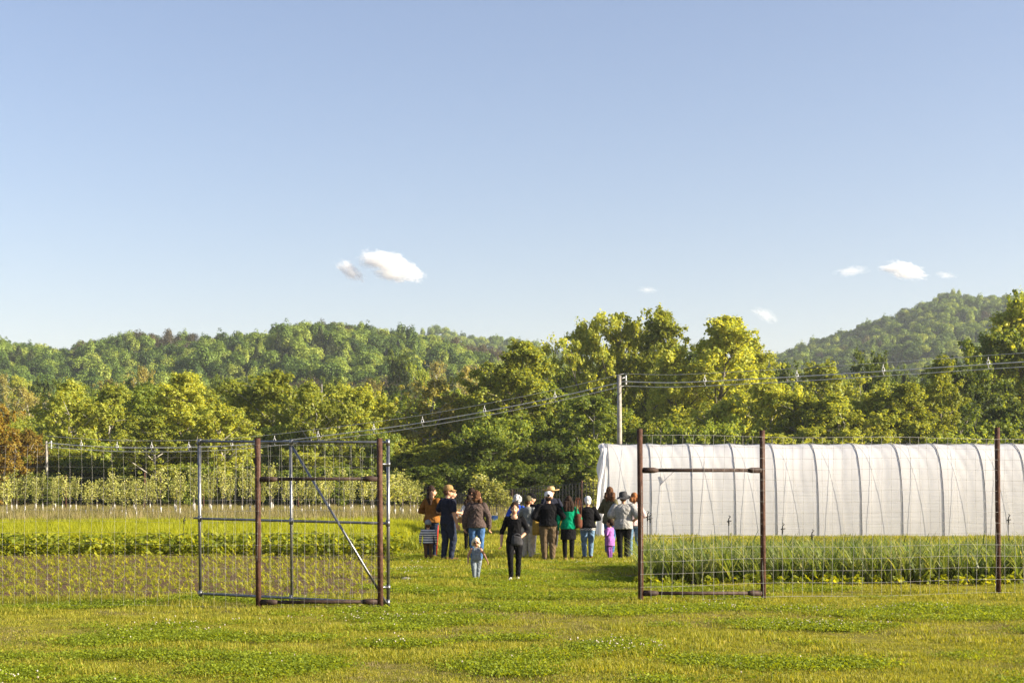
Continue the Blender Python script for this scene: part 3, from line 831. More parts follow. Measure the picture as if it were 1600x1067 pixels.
def hill_points(n, y0, y1, pxa, pxb, zmin=1.5, md=5.0):
    yy = np.sqrt(rng.random(n) * (y1 ** 2 - y0 ** 2) + y0 ** 2); pp = rng.uniform(pxa, pxb, n); xx = (pp - 800) * yy / FPX
    z = ground_z(xx, yy); k = z > zmin; xx, yy, z, pp = xx[k], yy[k], z[k], pp[k]
    # thin to a minimum distance
    key = np.stack([np.floor(xx / md), np.floor(yy / md)], -1); _, u = np.unique(key, axis=0, return_index=True)
    return xx[u], yy[u], z[u], pp[u]
def forest(name, label, xx, yy, z, pp, ind_n, ind_label, ind_group, brown):
    n = len(xx); g = fbm(xx * .012 + 40, yy * .012)
    pick = rng.integers(0, 7, n)
    pick = np.where((g > .60) & (rng.random(n) < brown), rng.integers(7, 9, n), pick)
    pick = np.where((g < .33) & (rng.random(n) < .4), rng.integers(9, 11, n), pick)
    s = rng.uniform(.55, 1.15, n); sz = s * rng.uniform(.7, 1.0, n)
    rot = np.stack([np.zeros(n), np.zeros(n), rng.random(n) * 6.283], -1)
    vis = np.where((pp > 5) & (pp < 1595))[0]; vis = vis[np.argsort(yy[vis])][:ind_n]
    for i in vis:
        o = link('hillside_tree', HP[pick[i]]); o.location = (xx[i], yy[i], z[i] - .3); o.rotation_euler = rot[i]; o.scale = (s[i], s[i], sz[i])
        tag(o, ind_label, 'tree', ind_group)
    rest = np.setdiff1d(np.arange(n), vis)
    scatter(name, label, HP, np.stack([xx, yy, z - .3], -1)[rest], rot[rest], np.stack([s, s, sz], -1)[rest], pick[rest])
    print(name, n)
xx, yy, z, pp = hill_points(36000, 345, 900, -160, 1160, md=6.2)
forest('left_hill_forest', 'mixed green forest covering the left hill', xx, yy, z, pp, 150, 'leafy tree low on the forested left hillside', 'trees low on the left hillside', .75)
xx, yy, z, pp = hill_points(14000, 900, 1330, 420, 1180, md=8)
forest('far_ridge_forest', 'forest on the far ridge behind the left hill', xx, yy, z, pp, 0, '', '', .2)
xx, yy, z, pp = hill_points(36000, 400, 1330, 1080, 1740, md=6.6)
forest('right_hill_forest', 'bluish green forest covering the right hill', xx, yy, z, pp, 80, 'leafy tree low on the forested right hillside', 'trees low on the right hillside', .1)

# small house in the trees
def house(px, py, D, label):
    X = (px - 800) * D / FPX; Z = CAM_H + (HOR - py) * D / FPX
    h = empty('farm_house', (X, D, float(ground_z(X, D)) - .2), R(20))
    b = MB(); b.box((0, 0, 2.2), (9, 7, 4.4)); b.build('wall', M['siding'], h, smooth=False)
    b = MB(); b.add([(-5, -4, 4.3), (5, -4, 4.3), (5, 0, 6.6), (-5, 0, 6.6), (-5, 4, 4.3), (5, 4, 4.3), (-5, -4, 4.5), (5, -4, 4.5), (5, 0, 6.8), (-5, 0, 6.8), (-5, 4, 4.5), (5, 4, 4.5)],
                    [(6, 7, 8, 9), (9, 8, 11, 10), (0, 3, 2, 1), (3, 4, 5, 2), (0, 1, 7, 6), (4, 10, 11, 5), (0, 6, 9, 3), (3, 9, 10, 4), (1, 2, 8, 7), (2, 5, 11, 8)])
    b.build('roof', M['roof_metal'], h, smooth=False)
    for wx in (-2.6, 0, 2.6):
        b = MB(); b.box((wx, -3.53, 2.6), (1, .08, 1.4)); b.build('window', M['window_glass'], h, smooth=False)
    tag(h, label, 'house'); return h
HD = min(np.arange(240, 600, 4.), key=lambda d: abs(float(ground_z((644 - 800) * d / FPX, d)) + 6.3 - CAM_H - (HOR - 589) * d / FPX)); print('house at', HD)
house(644, 590, HD, 'small house with a pale roof glimpsed among the hillside trees')

# ------------------------------------------------------------------ orchard of young fruit trees
ORCH = []
for i in range(6):
    r = np.random.default_rng(300 + i)
    H = 2.6; segs = [(np.array([0, 0, -.05]), np.array([.03, 0, H * .5]), .035, .025), (np.array([.03, 0, H * .5]), np.array([0, .03, H * .97]), .025, .008)]
    pts = []
    for j in range(13):
        t = .34 + .6 * j / 13; az = j * 2.4 + r.normal(0, .4); p = np.array([.02, 0, H * t]); L = r.uniform(.45, .85) * (1.15 - .75 * (t - .34))
        q = p + np.array([math.cos(az) * L * .55, math.sin(az) * L * .55, L * .8]); segs.append((p, q, .014, .005))
        m = 26; pts.append(p + (q - p) * r.uniform(.1, 1.08, (m, 1)) + r.normal(0, .075, (m, 3)))
    c = np.concatenate(pts); V, F = leaf_quads(c, r.uniform(.7, 1.3, len(c)) * .125, up=.1, r=r, aspect=.7)
    tv, tf = tubes_np(segs, 5)
    ORCH.append((mesh_np('trunk', tv, tf, [M['bark']], smooth=True), mesh_np('crown', V, F, [M['leaf_orchard']])))
gb = MB(); gb.lathe([(.055, 0), (.06, .02), (.05, .35), (.045, .55), (.04, .55), (.04, .05)], 8)
guard_o = gb.build('tree_guard', M['guard']); GUARD = guard_o.data; bpy.data.objects.remove(guard_o)
def fruit_tree(px, by, ty, label, group, wide=1.0, z0=0.0, D=None):
    D = D or gD(by); X = (px - 800) * D / FPX; h = CAM_H + (HOR - ty) * D / FPX
    tr, cr = random.choice(ORCH); s = h / 2.75
    t = empty('fruit_tree', (X, D, 0), random.random() * 6.28); t.scale = (s * wide, s * wide, s)
    link('trunk', tr, t); link('crown', cr, t); g = link('tree_guard', GUARD, t)
    t['px'] = float(px); tag(t, label, 'fruit tree', group)
random.seed(33)
GO = 'young orchard trees behind the pale grass strip'
for px in (11, 173, 197, 213):
    fruit_tree(px, 812, 742 + random.uniform(-6, 10), 'young fruit tree with white trunk guard in the nearest orchard row', 'nearest row of young orchard trees', 1.1)
for px in np.arange(-40, 640, 15.5):
    fruit_tree(px + random.uniform(-5, 5), random.uniform(799, 808), random.uniform(728, 756) - (6 if 300 < px < 480 else 0), 'young fruit tree with white trunk guard in the orchard behind the pale grass', GO, random.uniform(.8, 1.15))
for px in np.arange(-40, 650, 31):
    fruit_tree(px + random.uniform(-6, 6), 798, random.uniform(742, 752), 'young fruit tree with white trunk guard in the orchard behind the pale grass', GO, random.uniform(.9, 1.2))
for px in (606, 617, 629, 641, 652):
    fruit_tree(px, 810 - (px - 606) * .1, 737 + (px - 606) * .35, 'leafy young fruit tree just left of the woman in the mustard jacket', 'fruit trees left of the group of people', 1.5)
for px, ty in ((741, 752), (752, 740), (764, 745), (776, 752), (788, 762), (799, 775)):
    fruit_tree(px, 812, ty, 'leafy young fruit tree right behind the curly-haired woman', 'fruit trees behind the curly-haired woman', 1.5)
for px, ty in ((927, 742), (936, 748)):
    fruit_tree(px, 816, ty, 'young fruit tree beside the left end of the white tunnel', 'fruit trees beside the tunnel end', 1.4)

# place words for look-alike trees: which one, counted from the left within a stretch one can find
ZONES = [(0, 150, 'at the far left'), (150, 310, 'left of the pipe gate'), (310, 460, 'behind the left half of the pipe gate'), (460, 610, 'behind the right half of the pipe gate'), (610, 760, 'behind the left people'), (760, 1000, 'behind the right people'), (1000, 1195, 'behind the right brace frame'), (1195, 1400, 'behind the long fence bay'), (1400, 1601, 'near the right edge')]
NTH = ['leftmost', 'second', 'third', 'fourth', 'fifth', 'sixth', 'seventh', 'eighth', 'ninth', 'tenth', 'eleventh', 'twelfth', 'thirteenth', 'fourteenth', 'fifteenth', 'sixteenth']
KINDW = {'half hidden trees deeper in the wood': 'half hidden tree', 'bushes along the foot of the wood': 'wood edge bush', 'undergrowth bushes before the wood': 'low undergrowth bush',
         'trees on the lower slope of the left hill': 'lower slope tree', 'trees on the lower slope of the right hill': 'lower slope tree', GO: 'young fruit tree', 'nearest row of young orchard trees': 'front row fruit tree', 'fruit trees left of the group of people': 'leafy fruit tree left of the people', 'fruit trees behind the curly-haired woman': 'leafy fruit tree behind the curly-haired woman', 'fruit trees beside the tunnel end': 'fruit tree by the tunnel end'}
byg = {}
for o in C.objects:
    if 'px' in o.keys() and o.get('group') in KINDW: byg.setdefault(o['group'], []).append(o)
for g, lst in byg.items():
    short = g.startswith('fruit trees') or g.startswith('nearest')
    for a, b_, z in ([(0, 1601, '')] if short else ZONES):
        zl = sorted([o for o in lst if a <= o['px'] < b_], key=lambda o: o['px'])
        for i, o in enumerate(zl):
            n_ = NTH[i] if i < len(NTH) else 'last'
            o['label'] = ('%s, %s%s' % (KINDW[g], n_ if n_ == 'leftmost' else n_ + ' from left', (' of those ' + z) if z else ' of the row')).strip()
    for o in lst:
        if not 0 <= o['px'] < 1601: o['label'] = KINDW[g] + ' just outside the ' + ('left' if o['px'] < 0 else 'right') + ' picture edge'
for o in C.objects:
    if 'px' in o.keys(): del o['px']
# ------------------------------------------------------------------ deer fence, brace frames, gate
def post_mesh(name, base, top, r, parent, mat):
    b = MB(); b.tube([base - Vector((0, 0, .25)), base.lerp(top, .5), top], r, 12)
    b.tube([top, top + Vector((0, 0, .004))], r * .97, 12)
    return b.build(name, mat, parent)
def pipe(name, p, q, r, parent, mat, sleeve=None):
    b = MB(); b.tube([p, q], r, 10)
    o = b.build(name, mat, parent)
    if sleeve:
        d = (q - p).normalized()
        for e, s in ((p, 1), (q, -1)):
            b = MB(); b.tube([e, e + d * s * .17, e + d * s * .25], [sleeve, sleeve, r * 1.02], 10); b.build('sleeve', mat, o)
    return o
def wire_mesh(name, line, z0, z1, nh, dx, parent, r=.0019, seed=0, knots=True):
    """woven wire: line = list of ground points; nh horizontal wires, uprights every dx metres"""
    rr = random.Random(seed); b = MB()
    line = [Vector(p) for p in line]
    L = [0]
    for i in range(1, len(line)): L.append(L[-1] + (line[i] - line[i - 1]).length)
    def at(s):
        for i in range(1, len(line)):
            if s <= L[i] or i == len(line) - 1:
                t = (s - L[i - 1]) / (L[i] - L[i - 1]); return line[i - 1].lerp(line[i], t)
    zz = [z0 + (z1 - z0) * (k / (nh - 1)) ** 0.93 for k in range(nh)]
    n = int(L[-1] / dx)
    ph = rr.random() * 6
    def wob(s, z): return Vector((.012 * math.sin(s * 2.3 + z * 3 + ph), .03 * math.sin(s * 1.1 + z * 1.7 + ph), .014 * math.sin(s * 1.7 + ph + z)))
    for z in zz:
        m = max(2, int(L[-1] / .6))
        pts = [at(L[-1] * i / m) + Vector((0, 0, z)) + wob(L[-1] * i / m, z) for i in range(m + 1)]
        b.tube(pts, r * (1.25 if z in (zz[0], zz[-1]) else 1), 4, caps=False)
    for i in range(n + 1):
        s = min(i * dx, L[-1]); p = at(s); j = rr.gauss(0, .012)
        lv = [z0, z0 + .3 * (z1 - z0), z0 + .6 * (z1 - z0), z0 + .85 * (z1 - z0), z1]
        b.tube([p + Vector((j * math.sin(z * 2), 0, z)) + wob(s, z) for z in lv], r, 4, caps=False)
        if knots:
            for z in zz: b.box(p + Vector((j * math.sin(z * 2), 0, z)) + wob(s, z), (.006, .006, .008))
    return b.build(name, M['wire'], parent)

# left brace frame and fence
DL = 21.65
lf = empty('deer_fence', Vector(((404 - 800) * DL / FPX, DL, 0)))
def loc(p, o): return p - o.location
lp = []
for px, ty in ((404, 685), (594.5, 685)):
    base = Vector(((px - 800) * DL / FPX, DL, 0)); top = W(px - 1.5, ty, DL); lp.append((base, top)); post_mesh('post', loc(base, lf), loc(top, lf), .043, lf, M['rust'])
for py, rr_ in ((748.6, .026), (940.5, .028)):
    p = W(404, py, DL); q = W(594, py - 1, DL); p.x += .04; q.x -= .04; pipe('rail', loc(p, lf), loc(q, lf), rr_, lf, M['rust_dark'], sleeve=.045)
wire_mesh('wire_mesh', [loc(Vector((-9.6, DL + .5, 0)), lf), loc(Vector(((404 - 800) * DL / FPX, DL - .05, 0)), lf), loc(Vector(((594 - 800) * DL / FPX, DL - .05, 0)), lf)], .05, 2.49, 15, .175, lf, seed=3, r=.001)
base = Vector((-8.05, DL + .42, 0)); post_mesh('post', loc(base, lf), loc(base + Vector((0, 0, 2.62)), lf), .043, lf, M['rust'])
tag(lf, 'rusty steel brace posts with woven deer fence left of the open gateway', 'fence', 'deer fence on both sides of the gateway')

# right brace frame and fence
rf = empty('deer_fence', Vector(((1001 - 800) * 22.9 / FPX, 22.9, 0)))
rp = [(1001.5, 670.5, 22.93), (1192.8, 672.5, 23.5), (1560, 668, 24.5)]
for px, ty, D in rp:
    base = Vector(((px - 800) * D / FPX, D, 0)); top = W(px - 2, ty, D); post_mesh('post', loc(base, rf), loc(top, rf), .045, rf, M['rust'])
for py, rr_ in ((734.6, .030), (926.3, .030)):
    p = W(1001.5, py, 22.93); q = W(1192.8, py, 23.5); p.x += .04; q.x -= .04; pipe('rail', loc(p, rf), loc(q, rf), rr_, rf, M['rust_dark'], sleeve=.048)
D = 25.2
wire_mesh('wire_mesh', [loc(Vector(((px - 800) * D / FPX, D - .055, 0)), rf) for px, ty, D in rp] + [loc(Vector(((1830 - 800) * D / FPX, D - .055, 0)), rf)], .04, 2.69, 15, .178, rf, seed=5, r=.0021)
tag(rf, 'rusty steel brace posts with woven deer fence right of the open gateway', 'fence', 'deer fence on both sides of the gateway')

# open pipe gate
DR, DG = 21.78, 23.4
gt = empty('pipe_gate', Vector(((606.5 - 800) * DR / FPX, DR, 0)))
def gp(px, py):
    t = (606.5 - px) / (606.5 - 311.0)            # along the leaf, distance interpolated in depth
    iD = (1 - t) / DR + t / DG; return loc(W(px, py, 1 / iD), gt)
g_r = .022
pipe('stile', gp(606.5, 686), gp(606.5, 946), .026, gt, M['galv'])
pipe('stile', gp(311, 687.5), gp(313, 930), .026, gt, M['galv'])
pipe('stile', gp(454, 693), gp(456, 934), g_r, gt, M['galv'])
pipe('rail', gp(312, 689.5), gp(605, 691), g_r, gt, M['galv'])
pipe('rail', gp(312, 810), gp(605, 817.5), g_r, gt, M['galv'])
pipe('rail', gp(312, 927), gp(605, 941.5), g_r, gt, M['galv'])
pipe('diagonal_brace', gp(457, 697) + Vector((0, -.045, 0)), gp(604, 941) + Vector((0, -.045, 0)), g_r * .9, gt, M['galv'])
for (px, py) in ((312, 810), (606, 817), (455, 814), (455, 691), (455, 934), (312, 690), (606, 691), (313, 927), (606, 941)):
    p = gp(px, py); b = MB(); b.tube([p - Vector((0, 0, .05)), p + Vector((0, 0, .05))], .033, 10); b.build('pipe_fitting', M['galv'], gt)
for py in (725, 917):
    p = gp(606.5, py); q = loc(W(594.5, py, DL), gt); b = MB(); b.tube([p, q], .018, 8); b.tube([p - Vector((0, 0, .03)), p + Vector((0, 0, .03))], .036, 10); b.build('hinge', M['galv'], gt)
p = gp(311, 809.6); b = MB(); b.tube([p + Vector((-.09, 0, .005)), p + Vector((.05, 0, .005))], .016, 8); b.build('latch', M['galv'], gt)
a_ = gp(606.5, 946); b_ = gp(312, 930); a_.z = .0; b_.z = .0
wire_mesh('wire_mesh', [Vector((b_.x, b_.y + .03, 0)), Vector((a_.x, a_.y + .03, 0))], .14, 2.52, 14, .175, gt, seed=9, r=.001)
tag(gt, 'open galvanised pipe gate with diagonal brace swung behind the left brace posts', 'gate')

# far dark plastic-mesh fence behind the people
def far_fence():
    A = Vector(((700 - 800) * 92 / FPX, 92, 0)); B = Vector(((945 - 800) * 60 / FPX, 60, 0))
    o = empty('mesh_fence', B); n = 62
    b = MB()
    for i in range(n + 1):
        t = i / n; p = A.lerp(B, t) - B; h = 1.25 + .75 * t; b.tube([p, p + Vector((0, 0, h))], .016, 4, caps=False)
    for k in range(9):
        b.tube([A - B + Vector((0, 0, .1 + 1.15 * k / 8)), Vector((0, 0, .1 + 1.9 * k / 8))], .009, 4, caps=False)
    b.build('mesh_panel', M['black_plastic'], o)
    for px, D in ((909, 64), (800, 77)):
        p = Vector(((px - 800) * D / FPX, D, 0)) - B; b = MB(); b.tube([p - Vector((0, 0, .2)), p + Vector((0, 0, 2.05 if px == 909 else 1.6))], .05, 8); b.build('post', M['rust'], o)
    tag(o, 'dark mesh fence with brown posts behind the man in the straw hat', 'fence')
far_fence()
for px, ty, by, lb in ((103, 742, 797, 'thin brown post in the orchard right of the copper trees'), (226, 738, 797, 'thin brown post in the orchard left of the pipe gate'), (318, 764, 796, 'short brown post in the orchard just inside the gate'), (466, 768, 800, 'short brown post in the orchard behind the gate middle upright')):
    D = gD(by); b = MB(); b.tube([(0, 0, -.2), (0, 0, CAM_H + (HOR - ty) * D / FPX)], .06, 8)
    tag(b.build('orchard_post', M['rust'], loc=((px - 800) * D / FPX, D, 0)), lb, 'post', 'brown posts in the orchard')

# ------------------------------------------------------------------ white caterpillar tunnel
TY0, TWID, THT = 51.5, 4.6, 3.42
TX0, TX1 = 3.42, 27.5
def hoop(t):     # t 0..1 from the near foot over the crest to the far foot -> (dy, z)
    a = math.pi * t; c, s = math.cos(a), math.sin(a)
    e = .62
    return TWID / 2 - TWID / 2 * math.copysign(abs(c) ** e, c), THT * (abs(s) ** .78)
tn = empty('growing_tunnel', (TX0, TY0, 0))
hoops = []; xh = .12
while xh < TX1 - TX0: hoops.append(xh); xh += 1.53 + random.uniform(-.05, .05)
# film
NU, NT = 420, 72
hs = np.array(hoops); V = []
rr = np.random.default_rng(5)
for i in range(NU + 1):
    u = i / NU * (TX1 - TX0) - .05
    dist = np.min(np.abs(hs - u)); sag = sstep(min(dist / .76, 1.)) * 1.0
    ju = int(np.searchsorted(hs, u))
    for j in range(NT + 1):
        t = j / NT; dy, z = hoop(t)
        w = math.sin(math.pi * t)
        f = 1 - .009 * float(sag) * (0.4 + w) - .004
        wr = (.0025 * math.sin(u * 17 + 9 * t + 2 * math.sin(t * 14 + ju)) * (.3 + float(sag)) + .014 * (float(fbm(np.array(u * 1.5), np.array(t * 22.))) - .5)) * (0.25 + w)
        cy = TWID / 2
        yy_ = cy + (dy - cy) * f - wr * (1 if dy < cy else -1); zz_ = z * f + wr * w
        if u < .1:                                     # loose end of the film
            zz_ += .03 * math.sin(t * 40); 
        V.append((u + (.06 * math.sin(t * 31) if i == 0 else 0), yy_, max(zz_, 0.0)))
idx = np.arange((NU + 1) * (NT + 1)).reshape(NU + 1, NT + 1)
F = np.stack([idx[:-1, :-1], idx[1:, :-1], idx[1:, 1:], idx[:-1, 1:]], -1).reshape(-1, 4)
link('film_cover', mesh_np('film_cover', V, F, [M['film']], smooth=True), tn)
for hx in hoops:
    b = MB(); pts = []
    for j in range(41):
        dy, z = hoop(j / 40); pts.append((hx, dy, z + (.004 if 0 < j < 40 else -.15)))
    b.tube(pts, .012, 8); b.build('hoop', M['steel_hoop'], tn)
# lacing rope, zigzag over the film between the hoops
for k in range(len(hoops) - 1):
    for (xa, xb) in ((hoops[k] + .05, hoops[k] + .95), (hoops[k + 1] - .75, hoops[k + 1] - 1.25)):
        b = MB(); pts = []
        for j in range(15):
            t = .5 * (1 - j / 14); dy, z = hoop(t); f = 1.006
            pts.append((xa + (xb - xa) * j / 14, TWID / 2 + (dy - TWID / 2) * f, z * f))
        b.tube(pts, .0035, 5); b.build('lacing_rope', M['rope'], tn)
# purlin along the crest and near shoulder
for t in (.5,):
    dy, z = hoop(t); b = MB(); b.tube([(0, dy, z - .03), (TX1 - TX0, dy, z - .03)], .02, 6); b.build('ridge_pipe', M['steel_hoop'], tn)
b = MB(); dy, z = hoop(.14); b.tube([(hoops[0] + .05, .35, .1), (hoops[0] + 2.35, .15, 2.35)], .022, 6); b.build('diagonal_brace', M['steel_hoop'], tn)
# bunched end curtain hanging from the first hoop, trailing to the left
V = []; NA, NB = 40, 40
for a in range(NA + 1):
    s = a / NA                                  # along the hoop from near foot to crest
    dy, z = hoop(.5 * s + .0)
    for c in range(NB + 1):
        q = c / NB
        fall = (1 - s)
        x = -q * float(np.interp(s, [0, .12, .3, .5, .7, .85, 1], [.36, .34, .30, .16, .05, .08, .22])) + .035 * math.sin(q * 17 + s * 5) * q
        yv = dy + .10 * math.sin(q * 9 + s * 11) * q - .05 * q
        zv = max(.0, z - q * .12 * s + .02 * math.sin(q * 13 + s * 21))
        V.append((x, yv, zv))
idx = np.arange((NA + 1) * (NB + 1)).reshape(NA + 1, NB + 1)
F = np.stack([idx[:-1, :-1], idx[1:, :-1], idx[1:, 1:], idx[:-1, 1:]], -1).reshape(-1, 4)
link('end_curtain', mesh_np('end_curtain', V, F, [M['film']], smooth=True), tn)
tag(tn, 'long white plastic growing tunnel with dark hoops behind the right fence', 'greenhouse')

# sprinkler stakes
def sprinkler(px, ty, D, label):
    h = CAM_H + (HOR - ty) * D / FPX
    b = MB(); b.tube([(0, 0, -.1), (.01, 0, h - .1)], .008, 6); b.tube([(.01, 0, h - .16), (.01, 0, h - .05), (.01, 0, h)], [.016, .02, .012], 8)
    b.tube([(.01, 0, h), (.05, 0, h + .05), (.01, 0, h + .07)], .012, 6); b.tube([(-.03, 0, h - .07), (.07, 0, h - .05)], .014, 6)
    tag(b.build('sprinkler_stake', M['black_plastic'], loc=((px - 800) * D / FPX, D, 0)), label, 'sprinkler', 'sprinkler stakes standing in the crops')
sprinkler(287, 810, 44, 'dark sprinkler stake in the bright cover crop left of the gate')
sprinkler(1011, 803, 34, 'dark sprinkler stake beside the first right fence post')
sprinkler(1015, 806, 33.2, 'second dark stake leaning by the first right fence post')
sprinkler(1138, 810, 33, 'dark sprinkler stake in the garlic between the brace posts')
sprinkler(1222, 822, 32, 'dark sprinkler stake in the garlic right of the second post')
sprinkler(1268, 832, 31, 'low dark sprinkler stake in the garlic, middle of the long bay')
sprinkler(1575, 808, 33, 'dark sprinkler stake right of the last fence post')

# ------------------------------------------------------------------ power line
def cable_pts(lst, off):
    out = []
    for px, py, D in lst:
        p = W(px, py, D); p.z += off[1]; p.y += off[0]; out.append(p)
    # resample smoothly
    res = []
    for i in range(len(out) - 1):
        p0 = out[max(i - 1, 0)]; p1 = out[i]; p2 = out[i + 1]; p3 = out[min(i + 2, len(out) - 1)]
        for k in range(6):
            t = k / 6
            res.append(.5 * ((2 * p1) + (p2 - p0) * t + (2 * p0 - 5 * p1 + 4 * p2 - p3) * t * t + (3 * p1 - p0 - 3 * p2 + p3) * t ** 3))
    res.append(out[-1]); return res
def dl(px): t = (968 - px) / (968 - 73); return 1 / ((1 - t) / 101 + t / 112)
def dr(px): t = (px - 968) / (1750 - 968); return 1 / ((1 - t) / 101 + t / 86)
Lp = [(73, 692, dl(73)), (127, 696, dl(127)), (183, 699, dl(183)), (237, 699.5, dl(237)), (295, 699, dl(295)), (362, 696, dl(362)), (429, 690, dl(429)), (497, 682, dl(497)), (584, 671, dl(584)), (660, 660, dl(660)), (757, 643, dl(757)), (867, 621, dl(867)), (975, 596, dl(968))]
Rp = [(975, 596, dr(968)), (1040, 598, dr(1040)), (1101, 596, dr(1101)), (1170, 592.5, dr(1170)), (1245, 588.5, dr(1245)), (1380, 580, dr(1380)), (1544, 569, dr(1544)), (1650, 562, dr(1650)), (1760, 553, dr(1760))]
for nm, lst, side in (('overhead_cable', Lp, 'left'), ('overhead_cable', Rp, 'right')):
    o = empty('power_cable', (W(*lst[0]).x, lst[0][2], 0))
    for off, rad, part in (((0, 0), .034, 'conductor'), ((.15, -.30), .024, 'conductor'), ((-.1, .55), .014, 'messenger_wire')):
        b = MB(); b.tube([p - o.location for p in cable_pts(lst, off)], rad, 6); b.build(part, M['cable'], o)
    for px, py, D in lst[1:-1]:
        if px in (1040, 1170): continue
        p = W(px, py, D) - o.location; b = MB()
        for (q, s) in (((0, .55), (.16, .2)), ((.16, .2), (0, -.3)), ((0, -.3), (-.16, .2)), ((-.16, .2), (0, .55)), ((-.22, 0), (.22, .1)), ((0, .55), (0, .8)), ((.0, -.3), (.1, -.45))):
            b.tube([p + Vector((q[0], 0, q[1])) * .56, p + Vector((s[0], 0, s[1])) * .56], .02, 5)
        b.build('spacer_bracket', M['insul'], o)
    tag(o, 'overhead cable bundle with spacer brackets running %s from the utility pole' % side, 'cable', 'overhead power cables')
def upole(px, ty, D, r, label, arm):
    h = CAM_H + (HOR - ty) * D / FPX; o = empty('utility_pole', ((px - 800) * D / FPX, D, 0))
    b = MB(); b.tube([(0, 0, -.5), (0, 0, h * .5), (-.02, 0, h)], [r * 1.25, r * 1.1, r * .9], 12); b.build('shaft', M['pole'], o)
    b = MB(); b.tube([(0, -.05, h - .25), (arm, -.05, h - .1)], .04, 6); b.tube([(arm, -.05, h - .35), (arm, -.05, h + .02)], [.05, .05], 8); b.build('bracket_arm', M['insul'], o)
    b = MB()
    for k in range(4): b.lathe([(.01, 0), (.09, .02), (.02, .07)], 10, (arm, -.05, h - .36 - .09 * k))
    b.build('insulator', M['insul'], o)
    tag(o, label, 'utility pole', 'utility poles of the power line')
upole(968, 587, 101, .16, 'grey wooden utility pole rising behind the white tunnel', .45)
upole(73, 689, 119, .09, 'short pale utility pole in the bushes at the left', .4)
# blue bin under the fruit trees
b = MB(); D = 70
b.lathe([(0, 0), (.26, 0), (.30, .75), (.32, .78), (.32, .82), (0, .86)], 4); o = b.build('plastic_bin', M['blue_bin'], smooth=False, loc=((772 - 800) * D / FPX, D, 0)); o.rotation_euler = (0, 0, .9); o.scale = (.8, .8, .4)
tag(o, 'blue plastic bin under the fruit trees behind the curly-haired woman', 'bin')

for px, py, sz_, lb in ((632, 889, .08, 'pale stone in the grass left of the blond toddler, farther of two'), (635, 906, .09, 'pale stone in the grass left of the blond toddler, nearer of two')):
    b = MB(); b.ell((0, 0, sz_ * .2), (sz_ * 1.3, sz_ * .9, sz_ * .5), 12, 8)
    b.v = [tuple(Vector(v) * (1 + .25 * mnoise.noise(Vector(v) * 9))) for v in b.v]
    D = gD(py); tag(b.build('field_stone', M['pole'], loc=((px - 800) * D / FPX, D, 0)), lb, 'stone', 'stones in the grass by the gate')
# ------------------------------------------------------------------ people
def skin_mat(name, c):
    return surf_mat(name, tuple(x * .88 for x in c), tuple(min(1, x * 1.1) for x in c), scale=20, rough=0.5, spec=0.35)
SK_L = skin_mat('skin_light', (0.50, 0.27, 0.17)); SK_M = skin_mat('skin_tan', (0.38, 0.19, 0.115))
def hair_mat(name, a, b):
    m, nt, out = new_mat(name); L = nt.links.new
    tc = N(nt, 'ShaderNodeTexCoord'); mp = N(nt, 'ShaderNodeMapping'); mp.inputs['Scale'].default_value = (60, 60, 9); L(tc.outputs['Object'], mp.inputs[0])
    nz = N(nt, 'ShaderNodeTexNoise', Scale=1.0, Detail=4.0); L(mp.outputs[0], nz.inputs['Vector'])
    r = ramp(nt, nz.outputs[0], [(.3, a), (.7, b)])
    p = N(nt, 'ShaderNodeBsdfPrincipled', Roughness=.6); p.inputs['Specular IOR Level'].default_value = .04; L(r.outputs[0], p.inputs['Base Color'])
    bp = N(nt, 'ShaderNodeBump', Strength=.8, Distance=.01); L(nz.outputs[0], bp.inputs['Height']); L(bp.outputs[0], p.inputs['Normal']); L(p.outputs[0], out.inputs[0]); return m
HAIR = {'dark': hair_mat('hair_dark', (.012, .008, .007), (.045, .028, .02)), 'brown': hair_mat('hair_brown', (.05, .025, .014), (.13, .065, .035)),
        'red': hair_mat('hair_red', (.14, .055, .02), (.30, .13, .055)), 'white': hair_mat('hair_white', (.50, .49, .47), (.72, .71, .69)), 'grey': hair_mat('hair_grey', (.30, .30, .31), (.52, .51, .5)), 'blond': hair_mat('hair_blond', (.50, .41, .27), (.74, .65, .48))}
CL = {}
def cl(name, col, **k):
    if name not in CL: CL[name] = cloth_mat('cloth_' + name, col, **k)
    return CL[name]
cl('black', (.007, .007, .0085)); cl('navy', (.016, .018, .03)); cl('denim_dark', (.022, .028, .05)); cl('denim', (.055, .12, .26)); cl('denim_light', (.13, .21, .32)); cl('mustard', (.20, .085, .018)); cl('maroon', (.10, .02, .018))
cl('brown_knit', (.075, .055, .05), var=.5, scale=40); cl('khaki', (.115, .082, .05)); cl('green', (.0, .17, .085)); cl('grey', (.27, .265, .26)); cl('grey_tee', (.20, .21, .21)); cl('olive', (.085, .078, .042)); cl('purple', (.30, .12, .38))
cl('purple_dark', (.17, .065, .24)); cl('white', (.62, .60, .58)); cl('pinkish', (.50, .40, .40)); cl('blue', (.02, .06, .34)); cl('overall', (.17, .20, .23)); cl('cream', (.45, .40, .34)); cl('brown', (.10, .055, .03)); cl('tan', (.30, .19, .08)); cl('straw', (.52, .36, .17)); cl('charcoal', (.05, .05, .055)); cl('red', (.38, .05, .03)); cl('ochre', (.34, .22, .05)); cl('orange', (.62, .22, .02)); cl('leather', (.10, .04, .025)); cl('shoe_white', (.55, .53, .5)); cl('shoe_brown', (.12, .06, .035)); cl('paper', (.34, .20, .10))
CL['stripes'] = stripes_mat('cloth_stripes', (.62, .60, .58), (.035, .045, .09), 17.0, .5)
CL['checks'] = check_mat('cloth_checks', (.6, .6, .58), (.03, .035, .05), 34)
CL['dots'] = CL['checks']
